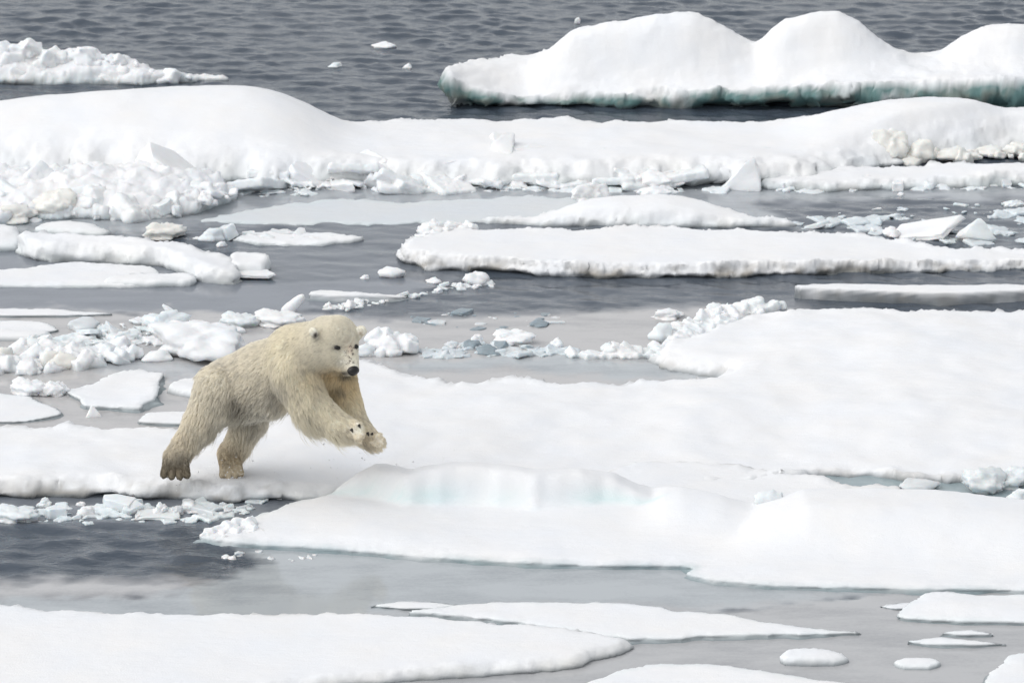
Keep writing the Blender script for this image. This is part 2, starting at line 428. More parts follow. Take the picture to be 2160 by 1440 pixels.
    a = m.attributes.new('film_sky', 'FLOAT_COLOR', 'POINT'); a.data.foreach_set('color', film_sky.astype(np.float32).ravel())
    a = m.attributes.new('ripple', 'FLOAT', 'POINT'); a.data.foreach_set('value', ripple.astype(np.float32))
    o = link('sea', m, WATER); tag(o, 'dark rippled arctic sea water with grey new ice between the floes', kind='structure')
build_sea()

# ------------------------------------------------------------------ floes, far to near
floe('snow_capped_floe', 'far tall floe with three snow humps and a turquoise ice foot, top right',
     [(938, 152, 70), (985, 186, 40), (1100, 207, 16), (1280, 203, 22), (1440, 192, 36), (1600, 187, 42), (1740, 178, 54), (1900, 172, 62), (2200, 165, 70), (2560, 160, 70),
      (2560, 118, 62), (1900, 116, 56), (1500, 108, 52), (1150, 112, 66), (1000, 122, 74), (952, 130, 74)],
     ridges=[dict(vb=200, sf=.42, sb=.7, ends=.3, pts=[(1100, 128), (1165, 112), (1195, 72), (1260, 60), (1330, 45), (1400, 33), (1450, 28), (1500, 42), (1560, 75), (1605, 98), (1660, 118)]),
             dict(vb=203, sf=.42, sb=.7, ends=.12, pts=[(1588, 118), (1603, 80), (1650, 40), (1710, 28), (1770, 25), (1810, 42), (1870, 95), (1935, 119), (1985, 112), (2040, 72), (2130, 48), (2200, 52), (2350, 70), (2560, 110)])],
     under=.28, pocket=.9, und=.05, toplump=.022, lump=.06, rough=.07, ice=(.12, .215, .21), icemix=1.15, dirt=.55, soft=.05, drop=.15, res=.03, wet=.8, band=9, icetop=9, blur=.08)
F_FARL = floe('rubble_floe', 'far knobbly white floe alone in the open water, top left',
     [(-300, 152), (0, 152), (120, 154), (200, 152), (300, 154), (350, 160, 14), (430, 163, 6), (480, 165, 4), (470, 160, 4), (350, 150, 14), (250, 132), (0, 124), (-300, 124)], tp=24,
     ridges=[dict(vb=164, sf=.22, sb=.4, ends=.1, pts=[(-300, 112), (-100, 106), (0, 98), (55, 97), (66, 112), (110, 110), (120, 106), (190, 106), (200, 116), (225, 120), (240, 114), (265, 116), (300, 134), (320, 150), (355, 158)])],
     toplump=.04, lump=.05, rough=.05, dirt=.4, under=.08, mat=RUBBLE, res=.025, blur=.05)
F_LONG = floe('snow_covered_floe', 'long smooth snow floe across the picture below the far humps, with broken front edge',
     [(-400, 326), (100, 332), (300, 340), (560, 345), (700, 346), (1000, 346), (1260, 346), (1440, 340), (1540, 345), (1700, 338), (1850, 326, 26), (2000, 316, 20), (2160, 304, 16), (2560, 290, 16),
      (2560, 236), (2300, 236), (2100, 236), (1900, 232), (1690, 247), (1500, 244), (1300, 244), (1080, 242), (800, 252), (690, 248), (500, 244), (200, 244), (-400, 244)], tp=46,
     ridges=[dict(vb=325, sf=1.3, sb=1.3, ends=.2, pts=[(-400, 250), (-100, 232), (0, 222), (130, 205), (280, 194), (430, 187), (550, 190), (600, 207), (640, 229), (690, 246), (720, 256)]),
             dict(vb=312, sf=1.1, sb=1.2, ends=.2, pts=[(1660, 252), (1690, 247), (1750, 235), (1850, 222), (1950, 214), (2050, 216), (2110, 225), (2160, 226), (2300, 232), (2560, 240)])],
     mounds=[(900, 300, .8, .5, .06), (1350, 320, .9, .5, .05), (700, 320, .6, .4, .07)],
     lump=.05, rough=.12, under=.2, dirt=.2, icemix=.45, ice=(.66,.72,.70), und=.03, res=.035, soft=.30, drop=.5, band=8)
F_BANK = floe('rubble_bank', 'heaped rubble bank of broken pale ice at the left end of the long floe',
     [(-400, 455), (0, 452), (60, 440), (200, 440), (330, 436), (430, 425), (500, 398), (470, 372), (330, 345), (150, 335), (-400, 335)], tp=22,
     ridges=[dict(vb=430, sf=.45, sb=.8, ends=.2, pts=[(-400, 380), (0, 365), (70, 395), (120, 362), (160, 345), (230, 372), (290, 350), (350, 372), (430, 385), (500, 405)])],
     toplump=.085, lump=.07, rough=.08, mat=RUBBLE, icemix=.4, ice=(.62, .75, .76), res=.028, und=.06)
floe('ice_sheet', 'flat snow-dusted thin ice sheet in front of the long floe', 
     [(420, 462), (520, 470), (800, 470), (1040, 466), (1180, 452), (1230, 420), (1120, 412), (900, 424), (700, 420), (560, 436)], tp=3, cat='ice sheet',
     rough=.10, lump=.005, under=.02, soft=.25, und=.006, res=.04, icemix=.6, wet=.3, depth=.06, base=(.64, .665, .685))
floe('snow_floe', 'low white floe carrying two loose blocks, behind the wide dirty-edged floe',
     [(1010, 463, 5), (1120, 467, 7), (1220, 463, 14), (1290, 462, 14), (1440, 464, 16), (1600, 464, 12), (1668, 470, 5), (1665, 466, 5), (1560, 444), (1450, 430), (1300, 428), (1200, 434), (1100, 456, 6)], tp=18,
     ridges=[dict(vb=462, sf=.4, sb=.5, pts=[(1150, 448), (1210, 426), (1300, 412), (1430, 410), (1500, 424), (1600, 452)])],
     dirt=.5, lump=.05, under=.1, rough=.05)
floe('low_floe', 'flat floe with brownish front edge beside the white pyramid block',
     [(1610, 378), (1680, 385), (1800, 384), (1950, 378), (2100, 372), (2560, 365), (2560, 340), (2160, 348), (2000, 345), (1850, 350), (1700, 355), (1640, 362)], tp=18,
     mounds=[(2130, 362, .5, .3, .12)], dirt=.6, lump=.06, under=.08, rough=.05)
F_WIDE = floe('wide_floe', 'wide flat floe with a crumbling dirty front edge, right of centre',
     [(842, 519), (862, 527), (898, 532), (905, 540), (960, 541), (1080, 546), (1230, 553), (1400, 556), (1550, 553), (1700, 551), (1850, 552, 22), (2160, 553, 16), (2560, 553, 16),
      (2560, 545, 16), (2160, 529, 20), (2000, 515), (1800, 495), (1650, 484), (1400, 478), (1200, 478), (1000, 480), (930, 482), (885, 498), (850, 512)], tp=29,
     dirt=.9, lump=.065, under=.15, rough=.05, icemix=.3, ice=(.60, .60, .58), soft=.06, band=12, wet=.75, res=.02, und=.02, pocket=1.1, drop=.25)
floe('slab_floe', 'thin flat slab with a straight grey cut side at the right edge',
     [(1678, 601), (1690, 606), (1800, 611), (1960, 617), (2040, 616), (2160, 612), (2560, 606), (2560, 594), (2160, 599), (1900, 599), (1750, 597)], tp=24,
     rough=.012, lump=.012, under=.015, soft=.02, drop=.05, icemix=1.0, ice=(.25, .265, .28), wet=.5, und=.006, dirt=.3, icetop=8)
floe('tilted_floe', 'thick tilted slab floe sloping down to the right, at left above the bear',
     [(40, 492, 40), (75, 514, 36), (200, 520, 34), (330, 528, 34), (420, 555, 36), (490, 574, 24), (505, 562, 20), (480, 535, 30), (400, 512, 38), (300, 497, 44), (200, 487, 46), (100, 482, 46)], tp=40,
     rough=.03, lump=.05, under=.06, soft=.12, dirt=.25, icemix=.4, ice=(.68, .72, .70), band=9)
floe('block_floe', 'blunt-ended ice block at the lower end of the tilted slab',
     [(478, 548), (500, 556), (556, 553), (566, 538), (540, 530), (490, 531)], tp=26, rough=.02, lump=.03, soft=.06, under=.05, dirt=.3, band=8)
floe('low_floe', 'flat white floe in front of the tilted slab at the left edge',
     [(-400, 598), (0, 598), (150, 600), (300, 598), (345, 580), (310, 558), (200, 552), (100, 556), (0, 568), (-400, 580)], tp=7, rough=.03, lump=.02, under=.03, soft=.14)
floe('ledge_floe', 'narrow rounded ledge of ice at the foot of the tilted slab',
     [(222, 590), (300, 592), (400, 590), (418, 580), (380, 574), (300, 576), (240, 580)], tp=13, rough=.02, lump=.03, under=.03, soft=.07)
floe('low_floe', 'snow cushion behind the tilted slab at left',
     [(80, 480), (200, 488), (230, 482), (190, 466), (130, 461), (90, 466)], tp=14, rough=.02, lump=.02, under=.03, soft=.2,
     mounds=[(140, 478, .3, .25, .06)])
floe('low_floe', 'white floe end cut by the left edge beside the tilted slab',
     [(-400, 515), (0, 512), (38, 510), (40, 495), (10, 472), (-400, 470)], tp=18, rough=.02, lump=.03, under=.05, soft=.2)
floe('thin_floe', 'thin snowy sheet with ice lumps along it, behind the tilted slab end',
     [(480, 502), (560, 510), (680, 512), (760, 500), (720, 494), (600, 488), (520, 492)], tp=7, rough=.05, lump=.03, under=.03, soft=.1)
floe('thin_floe', 'narrow floating slab with a grey side between the tilted slab and the wide floe',
     [(650, 618), (700, 622), (790, 622), (850, 628, 5), (862, 624, 4), (780, 616), (700, 610), (660, 611)], tp=14, rough=.015, lump=.02, under=-.07, wet=1.0, depth=.035, drop=.2, pocket=.35, soft=.06, icemix=.8, ice=(.5, .53, .56))
floe('thin_floe', 'long thin pointed floe at the left edge, topmost of the stack of flat floes',
     [(-400, 662), (0, 664), (150, 664), (236, 662, 3), (200, 656), (100, 651), (0, 650), (-400, 648)], tp=5, rough=.02, lump=.01, under=-.07, wet=1.0, depth=.035, drop=.2, pocket=.35, soft=.12)
floe('thin_floe', 'thin stepped floe at the left edge under the long pointed floe',
     [(-400, 700), (0, 700), (90, 700), (128, 695, 4), (100, 682), (40, 674), (-400, 672)], tp=6, rough=.02, lump=.01, under=-.07, wet=1.0, depth=.035, drop=.2, pocket=.35, soft=.12)
floe('ledge_floe', 'thick rounded ledge at the left edge in front of the stepped floe',
     [(-400, 708), (0, 708), (60, 708), (104, 700), (80, 695), (0, 692), (-400, 690)], tp=11, rough=.015, lump=.015, under=.05, soft=.08, wet=.8)
floe('snow_floe', 'white floe at the left edge with a pointed end, below the twin-peaked block',
     [(-400, 890), (0, 888), (60, 886), (128, 874), (126, 862), (80, 842), (30, 830), (-400, 826)], tp=6, rough=.02, lump=.012, under=-.07, wet=1.0, depth=.035, drop=.2, pocket=.35, soft=.2)
floe('snow_floe', 'leaf-shaped snowy floe with scalloped right edge behind the bear',
     [(142, 826), (172, 838), (182, 854), (240, 858), (292, 860, 9), (300, 846, 14), (326, 836, 16), (330, 806, 10), (341, 786, 8), (300, 779), (230, 792), (165, 812)], tp=8,
     rough=.03, lump=.03, under=-.07, wet=1.0, depth=.035, drop=.2, pocket=.35, soft=.1)
floe('ice_block', 'rounded thick ice block just behind the bear\'s rump',
     [(356, 812), (400, 822), (470, 824), (480, 800), (430, 790), (380, 794)], tp=16, cat='ice block', rough=.02, lump=.02, under=.06, soft=.12, dirt=.3)
floe('snow_floe', 'small snowy floe partly hidden behind the bear\'s hind leg',
     [(290, 888), (330, 892), (450, 892), (460, 870), (390, 866), (320, 866), (298, 876)], tp=7, rough=.015, lump=.012, under=-.07, wet=1.0, depth=.035, drop=.2, pocket=.35, soft=.1)

# the large field behind and under the bear
F_FIELD = floe('large_floe', 'largest snow field behind the bear, reaching to the right edge',
     [(-400, 1010), (0, 1012), (200, 1008), (330, 1018), (400, 1016), (480, 1022), (560, 1016), (680, 1026, 24), (760, 1036, 16), (900, 1040, 12), (1250, 1036, 8), (1500, 1020, 8), (1720, 992, 8), (1850, 995, 10), (2000, 1004, 10), (2160, 1004, 12), (2560, 1004, 16),
      (2560, 655, 40), (2160, 652, 40), (1800, 650, 40), (1680, 652, 40), (1600, 656, 34), (1500, 690, 28), (1420, 722, 20), (1372, 748, 12), (1400, 762, 14), (1470, 773, 14), (1530, 784, 10), (1510, 800, 14), (1330, 802, 16), (1205, 810, 16), (1100, 800, 18), (960, 806, 16), (930, 800, 18), (850, 776, 24), (780, 755, 28), (700, 752, 30), (600, 800, 30), (490, 868, 28), (380, 898, 24), (200, 900, 24), (-400, 900, 24)], tp=36,
     ridges=[dict(vb=890, sf=.8, sb=.9, ends=1.2, mode='add', pts=[(1300, 880), (1400, 850), (1480, 838), (1560, 850), (1700, 868)])],
     mounds=[(900, 900, 1.2, 1.0, .05), (1750, 760, 1.4, 1.6, .10), (2000, 900, 1.2, 1.2, .06), (1380, 985, .55, .35, .05), (1100, 860, .6, .5, .05)],
     lump=.06, rough=.06, under=.15, pocket=1.0, dirt=.8, icemix=.35, ice=(.6, .62, .6), und=.045, soft=.12, band=9, res=.034, wet=.8)
F_NEAR = floe('near_floe', 'near floe the bear is leaping toward, with an aqua ice ridge along its back',
     [(420, 1128, 14), (480, 1138, 14), (560, 1146, 12), (700, 1155, 11), (900, 1171, 11), (1100, 1184, 11), (1300, 1190, 11), (1425, 1190, 11), (1464, 1196, 10), (1450, 1208, 10), (1490, 1217, 11), (1600, 1229, 11), (1800, 1236, 11), (2160, 1241, 11), (2560, 1244, 11),
      (2560, 1066, 40), (2160, 1060, 40), (2000, 1048, 40), (1800, 1044, 40), (1680, 1046, 40), (1580, 1056, 34), (1480, 1040, 30), (1330, 1018, 34), (1100, 1006, 36), (900, 1002, 36), (760, 1012, 36), (700, 1030, 34), (640, 1048, 30), (570, 1072, 24), (520, 1094, 18), (450, 1108, 16)], tp=30,
     ridges=[dict(vb=1062, sf=.11, sb=.55, ends=.15, pow=3.0, ice=.55, wavy=.10, pts=[(670, 1064, 1042), (730, 1068, 1004), (800, 1074, 987), (950, 1084, 986), (1100, 1088, 993), (1230, 1088, 1003), (1300, 1087, 1016), (1360, 1086, 1040), (1420, 1086, 1066)]),
             dict(vb=1100, sf=.5, sb=.9, ends=.5, pts=[(1320, 1078), (1400, 1040), (1500, 1044), (1640, 1060)]),
             dict(vb=1140, sf=.45, sb=1.2, ends=.5, pow=2.4, pts=[(1450, 1136), (1560, 1110), (1700, 1064), (1850, 1060), (2000, 1066), (2160, 1076), (2560, 1085)])],
     mounds=[(800, 1120, .9, .5, .05), (1150, 1130, .9, .5, .04)],
     lump=.02, rough=.02, under=-.05, depth=.035, drop=.25, soft=.14, icemix=.9, ice=(.36, .46, .48), und=.02, res=.028, wet=.8, blur=.025)
floe('thin_floe', 'low melting snow tongue between the large field and the teal pool at right',
     [(1240, 1050), (1450, 1072), (1560, 1080), (1650, 1072), (1760, 1042, 6), (1880, 1036, 5), (1895, 1028, 5), (1800, 1016), (1700, 998), (1550, 978), (1400, 968), (1290, 985)], tp=12,
     mounds=[(1400, 990, .35, .3, .05)], rough=.04, lump=.03, under=.03, soft=.2, dirt=.6, icemix=.4, ice=(.7, .67, .6))
floe('front_floe', 'large smooth foreground floe in the lower left corner with overhanging front lip',
     [(-400, 1530), (300, 1470), (700, 1428), (850, 1414), (1000, 1404), (1150, 1393), (1222, 1384), (1240, 1372), (1290, 1362), (1326, 1348, 18), (1300, 1337), (1250, 1329), (1150, 1316), (1000, 1303), (900, 1298), (700, 1290), (450, 1291), (250, 1289), (100, 1281), (0, 1274), (-400, 1262)], tp=22,
     rough=.02, lump=.03, under=.10, soft=.10, dirt=.35, icemix=.35, ice=(.68, .68, .6), und=.012, band=9, wet=.8)
floe('thin_floe', 'long low pointed floe behind the foreground floe, lower centre',
     [(870, 1288), (1000, 1300), (1250, 1334), (1330, 1345), (1550, 1337), (1700, 1334), (1815, 1334, 4), (1700, 1318), (1560, 1298), (1450, 1284), (1300, 1270), (1050, 1265), (960, 1274), (890, 1282)], tp=11,
     rough=.035, lump=.012, under=-.07, wet=1.0, depth=.035, drop=.2, pocket=.35, soft=.12, und=.012)
floe('thin_floe', 'small thin curved floe touching the long low floe, lower centre',
     [(778, 1276), (850, 1282), (930, 1281), (965, 1273), (900, 1266), (840, 1266)], tp=5, rough=.02, lump=.01, under=-.07, wet=1.0, depth=.035, drop=.2, pocket=.35, soft=.1)
floe('snow_floe', 'thick snowy floe with dark wet rim at the right edge, lower right',
     [(1886, 1292), (1905, 1302), (2000, 1308), (2160, 1311), (2560, 1312), (2560, 1262), (2160, 1254), (1970, 1248), (1920, 1266)], tp=8,
     rough=.015, lump=.012, under=-.07, wet=1.0, depth=.035, drop=.2, pocket=.35, soft=.16, und=.015, mounds=[(2060, 1282, .5, .3, .06)])
floe('thin_floe', 'thin shelf at the left end of the wet-rimmed floe',
     [(1856, 1277), (1890, 1284), (1940, 1280), (1960, 1270), (1900, 1270)], tp=3, rough=.01, lump=.006, under=-.07, wet=1.0, depth=.035, drop=.2, pocket=.35, soft=.08)
floe('thin_floe', 'flat oval floe with a dark rim below the wet-rimmed floe',
     [(1915, 1350), (1960, 1356), (2060, 1358), (2122, 1358, 3), (2060, 1346), (1960, 1344)], tp=8, rough=.025, lump=.01, under=-.07, wet=1.0, depth=.035, drop=.2, pocket=.35, soft=.1)
floe('thin_floe', 'smallest oval floe, under the wet-rimmed floe at right',
     [(1984, 1334), (2040, 1338), (2096, 1335), (2050, 1324), (2010, 1326)], tp=7, rough=.02, lump=.006, under=-.07, wet=1.0, depth=.035, drop=.2, pocket=.35, soft=.1)
floe('ice_block', 'small loaf-shaped ice block floating at lower right, mirrored in calm water',
     [(1645, 1376), (1655, 1386), (1760, 1388), (1787, 1384, 12), (1765, 1370), (1720, 1365), (1660, 1366)], tp=17, cat='ice block', rough=.01, lump=.02, under=.04, soft=.07, band=9, res=.02, wet=.8, dirt=.3)
floe('ice_block', 'small domed ice block floating right of the loaf-shaped block',
     [(1884, 1392), (1905, 1402), (1960, 1402), (1983, 1394), (1965, 1384), (1905, 1384)], tp=10, cat='ice block', rough=.006, lump=.01, under=.03, soft=.1, band=8, res=.018, wet=.8, mounds=[(1934, 1393, .13, .12, .05)])
floe('snow_floe', 'rounded snow floe cut by the bottom edge, lower right of centre',
     [(1225, 1452), (1500, 1500), (1900, 1480), (1800, 1440), (1650, 1415), (1500, 1396), (1400, 1392), (1300, 1412)], tp=16, rough=.015, lump=.012, under=.04, soft=.2)
floe('snow_floe', 'snowy floe cut by the lower right corner',
     [(2078, 1432), (2110, 1452), (2300, 1470), (2560, 1460), (2560, 1370), (2170, 1372), (2110, 1398)], tp=14, rough=.015, lump=.012, under=-.07, wet=1.0, depth=.035, drop=.2, pocket=.35, soft=.14)

# ------------------------------------------------------------------ loose ice chunks
def lump_mesh(seed, sub=3, billow=.30, sharp=.12):
    bm = bmesh.new(); bmesh.ops.create_icosphere(bm, subdivisions=sub, radius=1.0)
    V = np.array([v.co for v in bm.verts]); F = np.array([[v.index for v in f.verts] for f in bm.faces]); bm.free()
    n1 = fbm(V * 1.1 + seed * 7.3, 2); n2 = np.abs(fbm(V * 2.6 + seed * 3.1, 3, .6))
    V = V * (0.82 + billow * n1 + sharp * 1.6 * n2)[:, None]
    V[:, 2] = np.where(V[:, 2] < -0.25, -0.25 + (V[:, 2] + .25) * .3, V[:, 2])
    V[:, 2] -= V[:, 2].min(); V /= np.array([np.ptp(V[:, 0]), np.ptp(V[:, 1]), V[:, 2].max()])
    return V, F, n2

def hull_mesh(seed, kind):
    r = np.random.default_rng(seed * 131 + 5); bm = bmesh.new(); pts = []
    if kind == 'slab':
        n = 7; an = np.sort(r.uniform(0, 6.28, n))
        for a in an:
            q = r.uniform(.7, 1); x, y = math.cos(a) * q, math.sin(a) * q
            pts += [(x, y, -.5), (x * r.uniform(.88, 1.0), y * r.uniform(.88, 1.0), .5)]
    elif kind == 'shard':
        n = 6; an = np.sort(r.uniform(0, 6.28, n)); px, py = r.uniform(-.35, .35, 2)
        for a in an: pts.append((math.cos(a) * r.uniform(.7, 1), math.sin(a) * r.uniform(.6, 1), r.uniform(-.5, -.3)))
        pts += [(px, py, .5), (px + r.uniform(-.3, .3), py + r.uniform(-.2, .2), r.uniform(.1, .4)), (px - .4, py + .1, -.05)]
    else:
        for i in range(14):
            p = r.normal(size=3); p /= max(np.abs(p)); pts.append(tuple(p * r.uniform(.75, 1) * np.array([1, 1, .5])))
    vs_ = [bm.verts.new(p) for p in pts]
    h = bmesh.ops.convex_hull(bm, input=vs_)
    bmesh.ops.delete(bm, geom=[e for e in h['geom_interior'] if isinstance(e, bmesh.types.BMVert)], context='VERTS')
    bmesh.ops.dissolve_limit(bm, angle_limit=.12, verts=bm.verts[:], edges=bm.edges[:])
    bmesh.ops.bevel(bm, geom=bm.edges[:], offset=.07, segments=2, affect='EDGES', profile=.6)
    bmesh.ops.triangulate(bm, faces=bm.faces[:])
    for _ in range(2):
        long = [e for e in bm.edges if e.calc_length() > .28]
        bmesh.ops.subdivide_edges(bm, edges=long, cuts=1); bmesh.ops.triangulate(bm, faces=bm.faces[:])
    bm.verts.ensure_lookup_table(); bm.verts.index_update()
    V = np.array([v.co for v in bm.verts]); F = np.array([[v.index for v in f.verts] for f in bm.faces]); bm.free()
    n1 = fbm(V * 2.2 + seed * 5.7, 3, .6)
    ctr = V.mean(0); D = V - ctr; D /= np.maximum(np.linalg.norm(D, axis=1), 1e-6)[:, None]
    V = V + D * (n1 * .07)[:, None]
    V[:, 2] -= V[:, 2].min(); V /= np.array([np.ptp(V[:, 0]), np.ptp(V[:, 1]), V[:, 2].max()])
    return V, F, n1

_variants = {}
def variant(kind, i, mat, tone):
    key = (kind, i, mat.name, tone)
    if key in _variants: return _variants[key]
    if kind == 'lump': V, F, n = lump_mesh(i, 3)
    elif kind == 'biglump': V, F, n = lump_mesh(i + 40, 4, .40, .15)
    elif kind == 'stick':
        V, F, n = lump_mesh(i + 90, 3, .10, .05); V = np.sign(V) * np.abs(V)
    else: V, F, n = hull_mesh(i, kind)
    m = mesh_from('ice_chunk', V, F, smooth=(kind in ('lump', 'biglump')) or True)
    if kind in ('slab', 'shard', 'block'):
        try: m.set_sharp_from_angle(angle=math.radians(38))
        except Exception: pass
    base = {'white': np.array([.80, .806, .812]), 'pale': np.array([.745, .775, .785]), 'grey': np.array([.64, .665, .68]),
            'dark': np.array([.26, .31, .34]), 'cream': np.array([.79, .78, .74])}[tone]
    c = base[None] * (1 + .10 * fbm(V * 3 + i, 2))[:, None]
    wet = np.clip(1 - V[:, 2] / .18, 0, 1)[:, None] * .35
    c = c * (1 - wet) + np.array([.42, .50, .53]) * wet
    set_tint(m, np.clip(c, .02, .92)); m.materials.append(mat)
    _variants[key] = m
    return m

def chunk(kind, u, v, w, h, label, tone='white', z=0.0, tilt=(0, 0), rz=None, dep=.75, name='ice_chunk', group=None, var=None, mat=None, sink=.02, cat='ice chunk'):
    """loose piece whose foot stands at photo point (u, v) on height z; w, h in photo pixels there"""
    p = unp(u, v, z); s = pxm(v)
    if var is None: var = random.randrange(6)
    m = variant(kind, var, mat or (CLEAR if tone in ('grey', 'dark', 'pale') and kind != 'lump' else RUBBLE), tone)
    o = link(name, m)
    rz = random.uniform(-.5, .5) if rz is None else rz
    o.scale = (w / s, w / s * dep, h / s + sink)
    o.rotation_euler = (tilt[0], tilt[1], rz)
    o.location = (p[0], p[1] + w / s * dep * .3, z - sink)
    return tag(o, label, cat, group)

def surface_nets(lo, hi, h, f=None, G=None):
    n = np.ceil((hi - lo) / h).astype(int) + 1 if G is None else np.array(G.shape)
    ax = [lo[i] + np.arange(n[i]) * h for i in range(3)]
    fill = G is None
    if fill: G = np.empty(n, np.float32)
    for i in range(n[0] if fill else 0):
        yy, zz = np.meshgrid(ax[1], ax[2], indexing='ij')
        G[i] = f(np.stack([np.full_like(yy, ax[0][i]), yy, zz], -1))
    S = G < 0; c = tuple(k - 1 for k in n)
    acc = np.zeros(c + (3,), np.float32); cnt = np.zeros(c, np.float32)
    for axis in range(3):
        o = [i for i in range(3) if i != axis]
        for b1 in (0, 1):
            for b2 in (0, 1):
                s0 = [slice(0, k) for k in c]; s0[o[0]] = slice(b1, b1 + c[o[0]]); s0[o[1]] = slice(b2, b2 + c[o[1]])
                s1 = list(s0); s1[axis] = slice(1, 1 + c[axis]); s0[axis] = slice(0, c[axis])
                g0, g1 = G[tuple(s0)], G[tuple(s1)]; x = S[tuple(s0)] != S[tuple(s1)]
                t = np.where(x, g0 / np.where(x, g0 - g1, 1), 0)
                acc[..., axis] += t * x; acc[..., o[0]] += b1 * x; acc[..., o[1]] += b2 * x; cnt += x
    act = cnt > 0; vid = -np.ones(c, np.int64); vid[act] = np.arange(act.sum())
    ij = np.argwhere(act); V = lo + (ij + acc[act] / cnt[act][:, None]) * h
    faces = []
    for axis in range(3):
        o = [(axis + 1) % 3, (axis + 2) % 3]
        sl0 = [slice(1, k) for k in c]; sl0[axis] = slice(0, c[axis]); sl1 = list(sl0); sl1[axis] = slice(1, c[axis] + 1)
        a, b = S[tuple(sl0)], S[tuple(sl1)]
        e = np.argwhere(a != b); 
        if not len(e): continue
        base = e.copy(); base[:, o[0]] += 1; base[:, o[1]] += 1
        fl = a[tuple(e.T)]
        def vi(d0, d1):
            q = base.copy(); q[:, o[0]] += d0; q[:, o[1]] += d1; return vid[tuple(q.T)]
        quad = np.stack([vi(-1, -1), vi(0, -1), vi(0, 0), vi(-1, 0)], 1)
        quad[~fl] = quad[~fl][:, ::-1]
        faces.append(quad)
    return V, np.concatenate(faces)


def inside_points(poly, n):
    A = np.array(poly, float); got = []
    B = np.concatenate([A, np.zeros((len(A), 1))], 1)
    while len(got) < n:
        q = np.stack([rng.uniform(A[:, 0].min(), A[:, 0].max(), 300), rng.uniform(A[:, 1].min(), A[:, 1].max(), 300)], 1)
        d, _, _ = poly_sdf(q, B); got += [tuple(x) for x in q[d > 0]]
    return got[:n], A[:, 1].min(), A[:, 1].max()

def rubble(name, label, poly, n, size, parent=None, flat=.7, z0=0.0, z1=0.0, h=.018, tone=(.80, .806, .812), blue=.35, round_=.35, noise=.011, mat=None, cat=None, kind=None, tilt=.5, pts=None, merge=.03):
    """crumbled ice frozen together: many small angular and rounded pieces grown into one mass"""
    P = []; S = []
    if pts is None:
        pts, va, vb_ = inside_points(poly, n)
        pts = [(u, v, z0 + (z1 - z0) * (vb_ - v) / max(vb_ - va, 1)) for u, v in pts]
    for (u, v, z) in pts:
        w = size[0] * (size[1] / size[0]) ** (rng.random() ** 1.7) / pxm(v) * .5
        P.append(unp(u, v, z)); S.append(w)
    P = np.array(P); S = np.array(S); mg = S.max() * 1.9 + .06
    lo = P.min(0) - mg; lo[2] = max(lo[2], -.10); hi = P.max(0) + mg
    nn = np.ceil((hi - lo) / h).astype(int) + 1; G = np.full(nn, .2, np.float32)
    for p, w in zip(P, S):
        b = w * np.array([rng.uniform(.7, 1.1), rng.uniform(.6, 1.0), flat * rng.uniform(.7, 1.1)]); rr = min(w * rng.uniform(.12, round_ + .1), b.min() * rng.uniform(.4, .8))
        R_ = np.array(Matrix.Rotation(rng.uniform(0, 6.28), 3, 'Z') @ Matrix.Rotation(rng.normal(0, tilt), 3, 'X') @ Matrix.Rotation(rng.normal(0, tilt), 3, 'Y'))
        e = w * 1.9 + .04; a0 = np.maximum(((p - e - lo) / h).astype(int), 0); a1 = np.minimum(((p + e - lo) / h).astype(int) + 2, nn)
        if (a1 - a0 < 2).any(): continue
        g = np.stack(np.meshgrid(*[lo[i] + np.arange(a0[i], a1[i]) * h for i in range(3)], indexing='ij'), -1) - p
        q = np.abs(g @ R_) - np.maximum(b - rr, .004)
        d = np.sqrt((np.maximum(q, 0) ** 2).sum(-1)) + np.minimum(q.max(-1), 0) - rr
        sl = tuple(slice(a0[i], a1[i]) for i in range(3)); o_ = G[sl]; kq = merge
        hh = np.clip(.5 + .5 * (o_ - d) / kq, 0, 1); G[sl] = o_ * (1 - hh) + d * hh - .55 * kq * hh * (1 - hh)
    ix = np.argwhere(np.abs(G) < .06); pos = lo + ix * h
    G[tuple(ix.T)] += noise * (fbm(pos * 9, 2) + .7 * fbm(pos * 24, 2)).astype(np.float32)
    G[:, :, 0] = .05; G[0] = .05; G[-1] = .05; G[:, 0] = .05; G[:, -1] = .05; G[:, :, -1] = .05
    V, F = surface_nets(lo, hi, h, G=G); F = F[(F >= 0).all(1)]
    c = np.array(tone)[None] * np.ones((len(V), 1)); nz = np.clip(.5 + 1.3 * fbm(V * 2.3 + 3, 3, .6), 0, 1)[:, None] * blue
    c = c * (1 - nz) + np.array([.69, .745, .755]) * nz
    wt = np.clip((.04 - V[:, 2:]) / .06, 0, 1) * .5; c = c * (1 - wt) + np.array([.42, .50, .53]) * wt
    ctr = np.array([V[:, 0].mean(), V[:, 1].mean(), 0])
    m = mesh_from(name, V - ctr, F); set_tint(m, np.clip(c, .02, .92))
    o = link(name, m, mat or RUBBLE, parent, ctr - (np.array(parent.location) if parent else 0))
    return tag(o, label, cat, None, kind)

